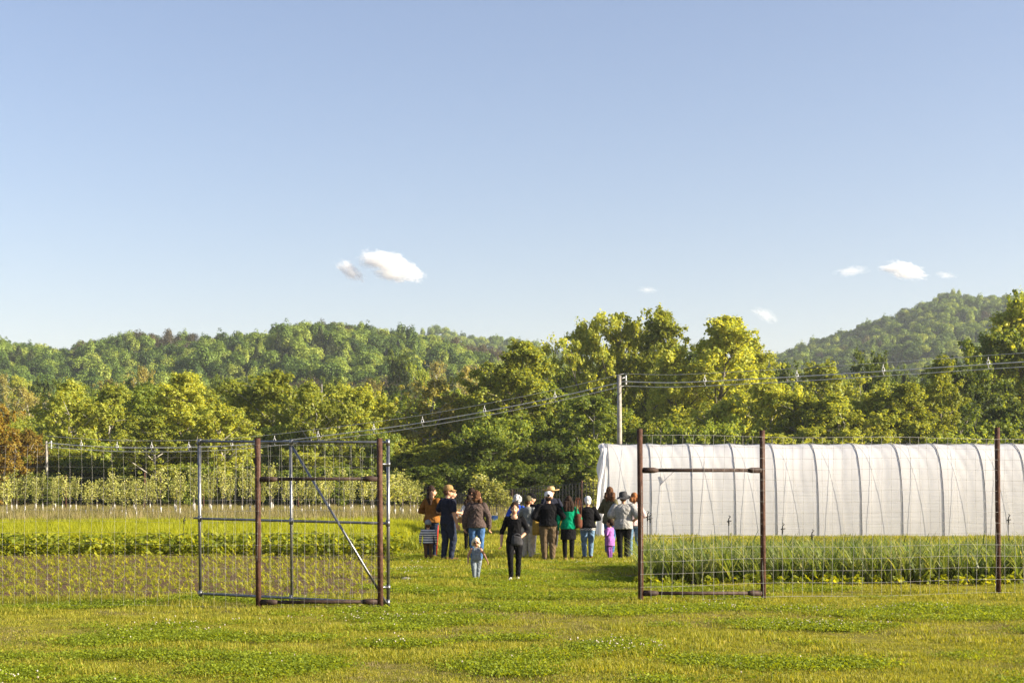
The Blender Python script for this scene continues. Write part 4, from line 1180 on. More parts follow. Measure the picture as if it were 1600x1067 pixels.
EYE = surf_mat('eye_dark', (.008, .006, .005), (.02, .015, .012), rough=.2, spec=.6)
LIP = surf_mat('lip', (.25, .07, .06), (.3, .09, .07))

deps_coll = bpy.data.collections.new('workbench'); C.children.link(deps_coll)
def remesh(mb, voxel, smooth_it=4):
    me = bpy.data.meshes.new('tmp'); me.from_pydata(mb.v, [], mb.f); me.update()
    o = bpy.data.objects.new('tmp', me); deps_coll.objects.link(o)
    r = o.modifiers.new('r', 'REMESH'); r.mode = 'VOXEL'; r.voxel_size = voxel; r.use_smooth_shade = True
    s = o.modifiers.new('s', 'SMOOTH'); s.factor = .5; s.iterations = smooth_it
    dg = bpy.context.evaluated_depsgraph_get(); dg.update()
    res = bpy.data.meshes.new_from_object(o.evaluated_get(dg))
    bpy.data.objects.remove(o); bpy.data.meshes.remove(me)
    return res

class Body:
    def __init__(s): s.mb = MB(); s.pr = []
    def cap(s, p0, r0, p1, r1, t):
        p0 = Vector(p0); p1 = Vector(p1); d = (p1 - p0); L = d.length; d = d / max(L, 1e-6)
        pts = []; rad = []
        for k in range(4):
            a = math.pi / 2 * (1 - k / 4); pts.append(p0 - d * r0 * math.sin(a) * .98); rad.append(max(r0 * math.cos(a), r0 * .06))
        for k in range(1, 4): pts.append(p0.lerp(p1, k / 4)); rad.append(r0 + (r1 - r0) * k / 4)
        for k in range(5):
            a = math.pi / 2 * k / 4; pts.append(p1 + d * r1 * math.sin(a) * .98); rad.append(max(r1 * math.cos(a), r1 * .06))
        s.mb.tube(pts, rad, 12); s.pr.append(('c', np.array(p0), r0, np.array(p1), r1, t))
    def loft(s, secs, t, n=20):
        V = []; F = []
        for (z, cx, cy, rx, ry) in secs:
            for k in range(n):
                a = 2 * math.pi * k / n; V.append((cx + rx * math.cos(a), cy + ry * math.sin(a), z))
        for i in range(len(secs) - 1):
            for k in range(n):
                a = i * n + k; b = i * n + (k + 1) % n; F.append((a, b, b + n, a + n))
        F.append(tuple(range(n - 1, -1, -1))); e = (len(secs) - 1) * n; F.append(tuple(e + k for k in range(n)))
        s.mb.add(V, F); s.pr.append(('l', np.array(secs, float), t))
    def ell(s, c, r, t, rot=None):
        s.mb.ell(c, r, 14, 10, rot=rot); s.pr.append(('e', np.array(c, float), np.array(r, float), t))
    def classify(s, P):
        best = np.full(len(P), 1e9); tags = np.zeros(len(P), int); names = []
        for p in s.pr:
            if p[0] == 'c':
                a, ra, b, rb = p[1], p[2], p[3], p[4]; ab = b - a; t = np.clip(((P - a) @ ab) / max(ab @ ab, 1e-9), 0, 1)
                d = np.linalg.norm(P - (a + t[:, None] * ab), axis=1) - (ra + (rb - ra) * t)
            elif p[0] == 'l':
                S = p[1]; z = np.clip(P[:, 2], S[0, 0], S[-1, 0])
                cx, cy, rx, ry = [np.interp(z, S[:, 0], S[:, i]) for i in (1, 2, 3, 4)]
                q = np.sqrt(((P[:, 0] - cx) / rx) ** 2 + ((P[:, 1] - cy) / ry) ** 2)
                d = (q - 1) * np.minimum(rx, ry); dz = np.abs(P[:, 2] - z); d = np.where(dz > 0, np.sqrt(np.maximum(d, 0) ** 2 + dz ** 2), d)
            else:
                q = np.linalg.norm((P - p[1]) / p[2], axis=1); d = (q - 1) * p[2].min()
            t = p[-1]
            if t not in names: names.append(t)
            k = d < best; best[k] = d[k]; tags[k] = names.index(t)
        return tags, names

def lathe_child(name, prof, mat, parent, n=20, wob=None, sx=1, sy=1, loc=(0, 0, 0), rot=None):
    b = MB(); b.lathe(prof, n, mi=0, sx=sx, sy=sy, wob=wob); o = b.build(name, mat, parent); o.location = loc
    if rot: o.rotation_euler = rot
    return o

def person(label, px, feet, top, rz, top_c, bot_c, shoe='charcoal', skin=SK_L, sex='f', sleeve=1.0, sleeve_c=None, arms=('hang', 'hang'), stride=0.0, hair=('dark', 'long', .12), hat=None, head_yaw=0., head_tilt=0.,
           build=1.0, ease=0.0, hem=.47, pants=1.0, skirt=None, hs=1.07, under=None, barefoot=False, straps=False, cuff=None, shin=None, neckline=False):
    D = gD(feet); s = FPX / D
    h = (feet - top) / s / (1.015 if hat else 1.0)
    o = empty('person', ((px - 800) / s, D, 0.0), R(rz)); o['label'] = label; o['category'] = 'person'; o['group'] = 'visitors gathered in the gateway'
    nz = 1 - .15 * hs; kb = nz / .85; bw = build
    B = Body()
    def P(x, y, z): return Vector((x * h, y * h, z * kb * h))
    def HP_(x, y, z):
        v = Vector((x * hs, y * hs, (z - .85) * hs)); v.rotate(Matrix.Rotation(R(head_tilt), 3, 'X')); v.rotate(Matrix.Rotation(R(head_yaw), 3, 'Z'))
        return Vector((v.x * h, v.y * h, (nz + v.z) * h))
    cw = 1.0 if hs < 1.2 else 1.22                                     # children: rounder trunk
    bw *= cw
    f = sex == 'f'
    hip = (.098 if f else .092) * bw; wst = (.074 if f else .084) * bw; ch = (.086 if f else .100) * bw; shx = (.092 if f else .110) * bw
    e = ease
    # trunk
    def sec(z, rx, ry, cy=0.0): return (z * kb * h, 0, cy * h, rx * h, ry * h)
    B.loft([sec(.455, .05 * bw, .045 * bw), sec(.48, hip * .93, .068 * bw, .008), sec(.53, hip, .074 * bw, .010), sec(.58, hip * .93, .066 * bw, .004), sec(.62, wst * 1.02, .058 * bw)], 'bottom')
    tb = 'top'
    B.loft([sec(hem, max(hip, wst) + .006 + e * 1.2, .074 * bw + e, .008), sec(.54, hip * .99 + .006 + e, .074 * bw + .003 + e, .006), sec(.62, wst + .006 + e, .058 * bw + .003 + e), sec(.70, ch * .97 + e, .064 * bw + e), sec(.76, ch + .004 + e, .062 * bw + e, .004),
            sec(.80, shx * .98 + e * .7, .052 * bw + e * .6, .006), sec(.825, shx * .72, .043 * bw, .008), sec(.843, .040 * bw, .036, .008)], tb)
    # neck, head
    B.cap(P(0, .010, .815), .030 * h * hs ** .5, HP_(0, .004, .885), .027 * h * hs ** .9, 'skin')
    B.ell(HP_(0, .008, .937), (.044 * h * hs, .055 * h * hs, .058 * h * hs), 'skin', Matrix.Rotation(R(head_yaw), 3, 'Z'))
    B.ell(HP_(0, -.016, .900), (.034 * h * hs, .037 * h * hs, .036 * h * hs), 'skin', Matrix.Rotation(R(head_yaw), 3, 'Z'))
    B.cap(HP_(0, -.045, .928), .006 * h * hs, HP_(0, -.058, .912), .0095 * h * hs, 'skin')
    for sg in (-1, 1): B.ell(HP_(sg * .045, .008, .918), (.008 * h * hs, .013 * h * hs, .018 * h * hs), 'skin', Matrix.Rotation(R(head_yaw), 3, 'Z'))
    if neckline: B.ell(P(0, -.028, .818), (.042 * h, .034 * h, .032 * h), 'skin')
    # legs
    for sg in (-1, 1):
        st = stride * sg
        hx = .050 * bw; fx = (.052 if not stride else .040) * (1.1 if not f else 1.0)
        hipp = P(sg * hx, .005, .50); knee = P(sg * (hx + fx) / 2 * 1.06, -.006 + st * .55 - (.03 if st else 0) * (1 if st < 0 else .2), .285); ank = P(sg * fx, st + .012, .05 + (.03 if st > 0.05 else 0))
        B.cap(hipp, .056 * h * bw * (1 + (pants - 1) * .5), knee, .037 * h * bw ** .5 * pants, 'bottom')
        t = shin or 'bottom'
        if cuff is None:
            B.cap(knee, .037 * h * bw ** .5 * pants, ank, (.024 + .016 * (pants - .8)) * h * bw ** .5, t)
        else:
            mid = knee.lerp(ank, cuff); B.cap(knee, .037 * h * bw ** .5 * pants, mid, .030 * h * pants, t); B.cap(mid, .021 * h, ank, .018 * h, 'skin')
        foot_t = 'skin' if barefoot else 'shoe'
        B.cap(ank + Vector((0, .018 * h, -.024 * h)), .023 * h, ank + Vector((sg * .012 * h, -.105 * h, -.031 * h)), .0185 * h, foot_t)
    if skirt:
        z1 = skirt; B.loft([sec(z1, hip * 1.02 + .012, .080 * bw), sec(.5, hip * 1.03 + .004, .078 * bw, .008), sec(.60, wst + .01, .062 * bw)], 'bottom')
    # arms
    POSE = {'hang': ((.150, .022, .645), (.155, -.020, .495)), 'front': ((.160, .035, .655), (.060, -.115, .625)), 'low_front': ((.155, .03, .645), (.06, -.11, .54)), 'akimbo': ((.182, .05, .65), (.09, -.08, .585)),
            'out': ((.175, -.03, .66), (.200, -.135, .60)), 'swing_f': ((.150, -.01, .645), (.150, -.085, .515)), 'swing_b': ((.150, .06, .65), (.155, .085, .50)), 'chest': ((.14, -.01, .67), (.05, -.10, .745)), 'away': ((.165, .02, .65), (.215, -.03, .50)), 'side_hip': ((.19, .05, .655), (.115, -.03, .58))}
    fingers = MB()
    for sg, pz in ((-1, arms[0]), (1, arms[1])):
        el, wr = POSE[pz]; sh = P(sg * shx * .98, .006, .797)
        k = bw / 1.0
        el = P(sg * el[0] * k, el[1], el[2]); wr = P(sg * wr[0] * k, wr[1], wr[2])
        sr = .0045 * h + e * h * .55
        ua0, ua1, fa1 = .034 * h * bw ** .6, .0255 * h * bw ** .6, .0175 * h * bw ** .4
        B.cap(sh, ua0 + sr, el, ua1 + (sr if sleeve >= .5 else 0), 'sleeve') if sleeve >= .5 else None
        if sleeve < .5 and sleeve > 0:
            m = sh.lerp(el, sleeve * 2); B.cap(sh, ua0 + sr, m, ua1 * 1.15 + sr * 1.6, 'sleeve'); B.cap(m, ua1 * 1.05, el, ua1 * .95, 'skin')
        if sleeve == 0: B.cap(sh, ua0 * .95, el, ua1, 'skin')
        if sleeve >= .99: B.cap(el, ua1 + sr, wr, fa1 + sr, 'sleeve')
        elif sleeve > .5:
            m = el.lerp(wr, (sleeve - .5) * 2); B.cap(el, ua1 + sr, m, (ua1 + fa1) / 2 + sr, 'sleeve'); B.cap(m, (ua1 + fa1) / 2, wr, fa1, 'skin')
        else: B.cap(el, ua1 * .95, wr, fa1, 'skin')
        d = (wr - el).normalized(); lat = d.cross(Vector((sg, 0, .2))).normalized(); pn = lat.cross(d)
        pe = wr + d * .048 * h
        B.cap(wr + d * .012 * h + lat * .008 * h, .0155 * h, pe + lat * .010 * h, .0145 * h, 'skin'); B.cap(wr + d * .012 * h - lat * .008 * h, .0155 * h, pe - lat * .010 * h, .0145 * h, 'skin')
        cv = -pn * sg * (1 if pn.x * sg > 0 else -1)
        for q, ln in zip((-1.5, -.5, .5, 1.5), (.036, .042, .040, .031)):
            b0 = pe + lat * q * .0115 * h; b1 = b0 + d * ln * .5 * h + cv * .006 * h; b2 = b1 + d * ln * .35 * h + cv * .014 * h; b3 = b2 + d * ln * .12 * h + cv * .014 * h
            fingers.tube([b0 - d * .012 * h, b1, b2, b3], [.0058 * h, .0056 * h, .0050 * h, .0032 * h], 6)
        b0 = wr + d * .022 * h - lat * .018 * h; b1 = b0 - lat * .016 * h + d * .018 * h; b2 = b1 + d * .020 * h + cv * .008 * h
        fingers.tube([b0, b1, b2, b2 + d * .006 * h], [.0072 * h, .0066 * h, .0055 * h, .0030 * h], 6)
    me = remesh(B.mb, .0105 * max(h, 1.0) / 1.7, 4)
    nf = len(me.polygons); Pc = np.empty(nf * 3, np.float32); me.polygons.foreach_get('center', Pc); Pc = Pc.reshape(-1, 3).astype(float)
    tags, names = B.classify(Pc)
    matmap = {'skin': skin, 'top': CL[top_c], 'bottom': CL[bot_c], 'sleeve': CL[sleeve_c or top_c], 'shoe': CL[shoe], 'under': CL[under] if under else CL[top_c]}
    if shin and shin != 'bottom': matmap[shin] = CL[shin] if shin in CL else skin
    me.materials.clear()
    for nme in names: me.materials.append(matmap[nme])
    if skin.name not in [m.name for m in me.materials]: me.materials.append(skin)
    me.polygons.foreach_set('material_index', tags.astype(np.int32)); me.polygons.foreach_set('use_smooth', [True] * nf); me.update()
    # cloth folds: push the clothed surface in and out along its normal
    nv = len(me.vertices); vt = np.zeros(nv, bool)
    cloth = [i for i, nm in enumerate(names) if nm not in ('skin', 'shoe')]
    for pl in me.polygons:
        if pl.material_index in cloth:
            for vi in pl.vertices: vt[vi] = True
    co = np.empty(nv * 3, np.float32); me.vertices.foreach_get('co', co); co = co.reshape(-1, 3)
    no = np.empty(nv * 3, np.float32); me.vertices.foreach_get('normal', no); no = no.reshape(-1, 3)
    for vi in np.where(vt)[0]:
        c_ = co[vi]; q_ = Vector((c_[0] * 9 / h + px, c_[1] * 9 / h, (c_[2] * 13 + abs(c_[0]) * 12) / h))
        w_ = mnoise.noise(q_) + .5 * mnoise.noise(q_ * 2.3)
        co[vi] += no[vi] * float((1 - abs(w_) * 2.2) * .0045 * h)
    me.vertices.foreach_set('co', co.ravel()); me.update()
    # fingers belong to the same body mesh
    bm = bmesh.new(); bm.from_mesh(me)
    si = names.index('skin'); vs = [bm.verts.new(v) for v in fingers.v]
    for fc in fingers.f:
        try: fa = bm.faces.new([vs[i] for i in fc]); fa.material_index = si; fa.smooth = True
        except ValueError: pass
    bm.to_mesh(me); bm.free()
    body = link('body', me, o)
    # face
    Hm = Matrix.Rotation(R(head_yaw), 3, 'Z')
    for sg in (-1, 1):
        b = MB(); b.ell(HP_(sg * .017, -.0455, .926), (.0095 * h * hs, .004 * h * hs, .0052 * h * hs), 8, 6, rot=Hm); b.build('eye', EYE, o)
    b = MB(); b.ell(HP_(0, -.0505, .893), (.013 * h * hs, .0045 * h * hs, .0035 * h * hs), 8, 6, rot=Hm); b.build('mouth', LIP, o)
    # hair
    if hair:
        hc, style, ln = hair; hb = MB(); q = h * hs
        if style != 'fringe':
            hb.ell(HP_(0, .016, .951), (.053 * q, .058 * q, .059 * q), 16, 12, rot=Hm); hb.ell(HP_(0, .036, .915), (.047 * q, .036 * q, .045 * q), 14, 10, rot=Hm)
        else:
            hb.ell(HP_(0, .034, .912), (.047 * q, .034 * q, .036 * q), 14, 10, rot=Hm)
        if style == 'long':
            for dx in (-.036, 0, .036):
                p0 = HP_(dx, .044, .925); p1 = Vector((p0.x * 1.25, p0.y + .012 * h, p0.z - ln * .55 * h)); p2 = Vector((p0.x * 1.2, p0.y + .022 * h, p0.z - ln * h))
                hb.tube([p0, p1, p2, p2 - Vector((0, 0, .015 * h))], [.034 * q, .040 * q, .028 * q, .006 * q], 10)
        if style == 'side':
            for dx in (-.05, -.02, .035):
                p0 = HP_(dx, .03, .92); p1 = Vector((p0.x - .02 * h, p0.y + .03 * h, p0.z - ln * .55 * h)); p2 = p1 + Vector((-.012 * h, .008 * h, -ln * .5 * h)); hb.tube([p0, p1, p2], [.036 * q, .042 * q, .014 * q], 10)
        if style == 'curly':
            rr = random.Random(px)
            for k in range(30):
                v = Vector((rr.gauss(0, 1), rr.gauss(0, 1), rr.gauss(0, 1))).normalized(); p = HP_(v.x * .056, .022 + abs(v.y) * .055 if v.y > -.3 else .0, .930 + v.z * .060 - ln * rr.random()); hb.ell(p, (.023 * q,) * 3, 8, 6)
        if style == 'bun':
            hb.ell(HP_(0, .055, .985), (.026 * q,) * 3, 10, 8)
        hm = remesh(hb, .009 * max(h, 1) / 1.7, 2)
        co = np.empty(len(hm.vertices) * 3, np.float32); hm.vertices.foreach_get('co', co); co = co.reshape(-1, 3)
        nn = np.empty_like(co); hm.vertices.foreach_get('normal', nn.reshape(-1) if nn.flags.c_contiguous else nn.ravel())
        nn = np.empty(len(hm.vertices) * 3, np.float32); hm.vertices.foreach_get('normal', nn); nn = nn.reshape(-1, 3)
        am = (.010 if style == 'curly' else .005) * h
        dsp = np.array([mnoise.noise(Vector((c[0] * 55 / h, c[1] * 55 / h, c[2] * (40 if style == 'curly' else 16) / h))) for c in co], np.float32)
        co += nn * (dsp * am)[:, None]; hm.vertices.foreach_set('co', co.ravel()); hm.materials.clear(); hm.materials.append(HAIR[hc]); hm.update()
        link('hair', hm, o)
    # hats
    if hat:
        kind, hc = hat[0], CL[hat[1]]; q = h * hs; hp = HP_(0, .010, .953); rot = (0, 0, R(head_yaw))
        if kind == 'cap':
            c_ = lathe_child('cap', [(.0545 * q, -.012 * q), (.0575 * q, .004 * q), (.056 * q, .028 * q), (.044 * q, .050 * q), (.022 * q, .060 * q), (.003 * q, .062 * q)], hc, o, sy=1.08, loc=hp, rot=rot)
            b = MB(); V = []; F = []
            for i in range(9):
                a = math.pi + math.pi * (i / 8) * .76 + math.pi * .12
                for rr_, z in ((.052, -.002), (.098, -.016)): V.append((rr_ * q * math.cos(a) * (.95 if rr_ < .06 else .72), rr_ * q * math.sin(a) * 1.06, z * q))
            for i in range(8): F.append((2 * i, 2 * i + 2, 2 * i + 3, 2 * i + 1))
            b.add(V, F); vb = b.build('visor', CL[hat[2]] if len(hat) > 2 else hc, c_); md = vb.modifiers.new('t', 'SOLIDIFY'); md.thickness = .006
            if len(hat) > 2:
                b = MB(); b.ell((0, .055 * q, .004 * q), (.022 * q, .012 * q, .018 * q), 10, 8); b.build('strap_opening', HAIR['dark'], c_)
        if kind == 'straw':
            lathe_child('straw_hat', [(.125 * q, .012 * q), (.128 * q, .004 * q), (.10 * q, -.006 * q), (.061 * q, -.004 * q), (.058 * q, .02 * q), (.053 * q, .052 * q), (.038 * q, .066 * q), (.015 * q, .060 * q), (.002 * q, .056 * q)], hc, o, n=28, sy=1.1, loc=hp, rot=rot, wob=lambda a, r, z: .012 * q * abs(math.cos(a)) * (r > .09 * q))
        if kind == 'bucket':
            c_ = lathe_child('felt_hat', [(.098 * q, -.026 * q), (.100 * q, -.030 * q), (.078 * q, -.010 * q), (.062 * q, .0), (.0585 * q, .03 * q), (.052 * q, .056 * q), (.034 * q, .064 * q), (.014 * q, .054 * q), (.002 * q, .05 * q)], hc, o, n=28, sy=1.08, loc=hp, rot=(R(-6), R(8), R(head_yaw)), wob=lambda a, r, z: .012 * q * math.sin(2 * a + .5) * (r > .07 * q))
        if kind == 'beanie':
            lathe_child('knit_hat', [(.053 * q, -.022 * q), (.058 * q, -.016 * q), (.0585 * q, .004 * q), (.055 * q, .03 * q), (.042 * q, .053 * q), (.02 * q, .064 * q), (.002 * q, .066 * q)], hc, o, sy=1.1, loc=hp, rot=rot)
    if straps:
        for sg in (-1, 1):
            b = MB(); pts = [P(sg * .045, -.085, .66), P(sg * .05, -.082, .74), P(sg * .055, -.05, .815), P(sg * .052, .0, .838), P(sg * .04, .06, .80), P(sg * .03, .085, .7)]
            b.tube(pts, .011 * h, 6); b.build('shoulder_strap', CL[bot_c], o)
        b = MB(); V = []; F = []
        for i in range(9):
            for j in range(6):
                a = -math.pi / 2 + (i / 8 - .5) * 1.5; z = .52 + .18 * j / 5; wdt = (hip + .014) * (1 - .18 * j / 5); V.append(P(wdt * math.cos(a) * 1.0, (.086 * bw) * math.sin(a), z))
        for i in range(8):
            for j in range(5): F.append((i * 6 + j, i * 6 + 6 + j, i * 6 + 7 + j, i * 6 + 1 + j))
        b.add(V, F); bb = b.build('bib', CL[bot_c], o); md = bb.modifiers.new('t', 'SOLIDIFY'); md.thickness = .008
    return o, h

# left group
p_must, _ = person('woman in a mustard jacket with long dark hair at the left of the group', 675, 871, 759, 148, 'mustard', 'denim_dark', 'shoe_brown', ease=.012, hem=.50, hair=('dark', 'side', .17), head_yaw=-50, arms=('front', 'front'), build=1.08)
person('toddler in a navy and white striped sweater and grey knit hat', 669, 875, 812, 176, 'stripes', 'brown', 'shoe_white', hs=1.45, hair=('brown', 'fringe', 0), hat=('beanie', 'grey_tee'), arms=('hang', 'hang'), hem=.46, build=1.05, ease=.01, sex='m')
person('tall man in a tan cap, navy t-shirt and dark jeans', 700, 875.5, 757, 128, 'navy', 'denim_dark', 'shoe_brown', skin=SK_L, sex='m', sleeve=.36, hair=('brown', 'fringe', 0), hat=('cap', 'tan'), head_yaw=-28, head_tilt=8, arms=('hang', 'front'), hem=.49, build=1.12, ease=.008, pants=1.25, stride=.03)
person('person in a pale grey shirt mostly hidden behind the man in the tan cap', 707, 863, 763, 100, 'grey_tee', 'charcoal', skin=SK_L, sex='m', sleeve=.4, hair=('brown', 'short', 0), arms=('front', 'front'))
p_rag, _ = person('dark-haired person in white and black sleeves half hidden by the curly-haired woman', 733, 861, 774, 175, 'charcoal', 'black', 'charcoal', sleeve_c='white', hair=('dark', 'long', .10), arms=('front', 'front'))
person('person with short dark hair behind the curly-haired woman, facing right', 738, 857, 762.5, 120, 'charcoal', 'black', sex='m', skin=SK_M, hair=('dark', 'short', 0), head_yaw=-30)
person('woman with curly auburn hair, grey-brown sweater and blue jeans, seen from behind', 745, 877, 767, 178, 'brown_knit', 'denim', 'shoe_brown', skin=SK_L, hair=('brown', 'curly', .075), ease=.020, hem=.49, pants=1.12, arms=('hang', 'hang'), build=1.12, shin=None)
p_child, hch = person('blond toddler in grey dungarees and sunglasses walking towards the camera', 744, 906.5, 840, 4, 'overall', 'overall', 'shoe_white', hs=1.5, sleeve=0, hair=('blond', 'curly', .04), arms=('hang', 'away'), stride=.035, hem=.50, build=1.0, pants=1.35, straps=True, barefoot=True, skin=SK_M, ease=.004)
p_black, hbk = person('woman in black top and black leggings walking towards the camera in white shoes', 804, 906.5, 785, -6, 'black', 'black', 'shoe_white', sleeve=.62, hair=('dark', 'bun', 0), arms=('hang', 'low_front'), stride=.03, hem=.50, build=1.08, skin=SK_L, pants=.98, neckline=True)
# middle group
person('white-haired person in a blue top behind the woman in black', 808, 868, 773, 170, 'blue', 'cream', 'shoe_brown', hair=('grey', 'curly', .0), arms=('front', 'front'), pants=1.2)
p_tee, htee = person('woman in an olive knit hat and grey t-shirt carrying a yellow bag', 825, 872.5, 774, 165, 'grey_tee', 'cream', 'shoe_brown', sleeve=.3, hair=('brown', 'fringe', 0), hat=('beanie', 'olive'), arms=('front', 'out'), pants=1.55, hem=.52)
person('person in a black cap and black jacket facing right, behind the grey t-shirt woman', 831, 867, 770, 130, 'black', 'charcoal', sex='m', hair=('grey', 'short', 0), hat=('cap', 'black'), head_yaw=-25, arms=('front', 'front'), ease=.012)
person('man in a black hooded jacket, white cap and brown trousers, seen from behind', 857, 875, 767, 180, 'black', 'khaki', 'charcoal', sex='m', hair=('dark', 'fringe', 0), hat=('cap', 'white', 'black'), arms=('akimbo', 'akimbo'), ease=.024, hem=.51, build=1.18, pants=1.5)
person('man in a straw hat and dark blue shirt behind the man in the black jacket', 861, 859, 760, 15, 'navy', 'charcoal', 'shoe_brown', sex='m', skin=SK_L, hair=('grey', 'fringe', 0), hat=('straw', 'straw'), arms=('hang', 'side_hip'), stride=-.10, build=1.12, pants=1.15)
p_green, hgr = person('woman with long dark hair, green jacket, black skirt and leggings', 888, 875, 775, 184, 'green', 'black', 'shoe_brown', hair=('dark', 'long', .15), arms=('front', 'hang'), hem=.50, ease=.014, skirt=.33, build=1.1)
# right group
person('white-haired person in a black jacket over a checked shirt and light jeans', 918, 872, 775.5, 188, 'black', 'denim_light', 'shoe_brown', hair=('white', 'short', 0), arms=('front', 'low_front'), ease=.022, hem=.50, build=1.1, pants=1.2, skirt=None)
person('woman with long auburn hair in an olive sweater at the tunnel end', 953, 866, 761, 140, 'olive', 'denim', 'shoe_brown', hair=('brown', 'side', .12), arms=('front', 'front'), ease=.012, head_yaw=20)
person('small child in purple top and trousers with hands at the chest', 952.5, 873, 810.5, -120, 'purple', 'purple_dark', 'charcoal', hs=1.4, hair=('dark', 'long', .05), arms=('chest', 'chest'), hem=.36, ease=.02, pants=1.15, head_yaw=10)
person('man in a grey felt hat, pale grey t-shirt and black trousers, seen from behind', 974, 874.5, 768, 172, 'grey', 'black', 'charcoal', sex='m', skin=SK_M, sleeve=.42, hair=('brown', 'fringe', 0), hat=('bucket', 'charcoal'), arms=('side_hip', 'front'), ease=.022, hem=.47, build=1.2, pants=1.1, stride=.02)
person('woman with auburn hair, pale top and light jeans beside the first right fence post', 990.5, 870.5, 770, 185, 'pinkish', 'denim_light', 'shoe_white', hair=('red', 'long', .05), arms=('front', 'front'), ease=.014, hem=.50)
C.children.unlink(deps_coll); bpy.data.collections.remove(deps_coll)

# checked shirt tail showing under the black jacket belongs to that person
wh = [o for o in bpy.data.objects if o.get('label', '').startswith('white-haired person in a black jacket')][0]
b = MB(); hh = 1.6
b.lathe([(.128 * hh, .452 * hh), (.122 * hh, .50 * hh), (.110 * hh, .53 * hh)], 20, sy=.80, c=(0, .012, 0)); st_ = b.build('shirt_tail', CL['checks'], wh)
hm_ = 1.8
b = MB(); b.tube([(-.108 * hm_, .01, .47 * hm_), (-.098 * hm_, .01, .28 * hm_), (-.082 * hm_, .02, .05 * hm_)], [.022, .020, .018], 8); b.build('side_stripe', CL['red'], p_must)
def cw(o, v): return Vector((v[0], v[1], v[2]))
nzc = 1 - .15 * 1.5
def chead(x, y, z): return Vector((x * 1.5 * hch, y * 1.5 * hch, (nzc + (z - .85) * 1.5) * hch))
b = MB()
for sg in (-1, 1): b.ell(chead(sg * .0215, -.054, .926), (.020 * hch * 1.5, .010 * hch, .0155 * hch * 1.5), 12, 8)
b.tube([chead(-.019, -.053, .930), chead(.019, -.053, .930)], .004, 6)
for sg in (-1, 1): b.tube([chead(sg * .034, -.046, .929), chead(sg * .047, .0, .927)], .003, 6)
b.build('sunglasses', EYE, p_child)

# ------------------------------------------------------------------ bags and things carried
def carried(name, owner, local):
    """world place of a point given in the owner's own axes"""
    v = Vector(local); v.rotate(owner.rotation_euler); return owner.location + v
def sack(name, w, d, hgt, mat, at, label, cat, rz=0, handles=True, open_top=False):
    o = empty(name, at, rz); b = MB(); V = []; F = []; n = 20
    prof = [(.62, 0), (.95, .03), (1.05, .25), (1.0, .55), (.86, .85), (.80, 1.0), (.72, .98), (.78, .7)]
    for r_, z in prof:
        for k in range(n):
            a = 2 * math.pi * k / n; c, s_ = math.cos(a), math.sin(a)
            V.append((math.copysign(abs(c) ** .7, c) * r_ * w / 2 * (1 + .05 * math.sin(3 * a + z * 5)), math.copysign(abs(s_) ** .8, s_) * r_ * d / 2, z * hgt + .012 * math.sin(2 * a) * z))
    for i in range(len(prof) - 1):
        for k in range(n): F.append((i * n + k, i * n + (k + 1) % n, (i + 1) * n + (k + 1) % n, (i + 1) * n + k))
    F.append(tuple(range(n - 1, -1, -1))); b.add(V, F); b.build('bag_body', mat, o)
    if handles:
        for sg in (-1, 1):
            b = MB(); pts = [(w * .3 * math.cos(a), sg * d * .3, hgt * .95 + handles * math.sin(a)) for a in np.linspace(0, math.pi, 9)]; b.tube(pts, .012, 6); b.build('handle', mat, o)
    return tag(o, label, cat)
g = carried('h', p_green, (-.24, -.02, .80)); sack('handbag', .20, .34, .36, CL['leather'], g, 'brown leather shoulder bag hanging at the green-jacketed woman', 'handbag', .2, handles=.42)
g = carried('y', p_tee, (-.27, -.02, .60)); sack('tote_bag', .36, .24, .36, CL['ochre'], g, 'mottled yellow bag held by the woman in the grey t-shirt', 'bag', .3, handles=.14)
g = carried('c', p_tee, (-.36, -.20, .88)); b = MB(); b.lathe([(.02, 0), (.033, 0), (.044, .13), (.040, .13), (.033, .03), (.02, .02)], 12); tag(b.build('drink_cup', CL['orange'], loc=g), 'orange cup in the hand of the grey t-shirt woman', 'cup')
g = carried('b', p_black, (.07, -.23, .70)); sack('bundle_bag', .22, .15, .19, CL['charcoal'], g, 'dark cloth bag held at the waist by the woman in black', 'bag', 0, handles=.05)
g = carried('p', p_rag, (.20, -.28, .74)); b = MB(); b.box((0, 0, .16), (.34, .16, .36), rot=Matrix.Rotation(R(14), 3, 'Y')); b.box((0, 0, .345), (.30, .13, .03), rot=Matrix.Rotation(R(14), 3, 'Y')); tag(b.build('paper_bag', CL['paper'], smooth=False, loc=(W(723, 815, g.y).x, g.y, .80)), 'brown paper bag between the navy-shirted man and the curly-haired woman', 'bag')
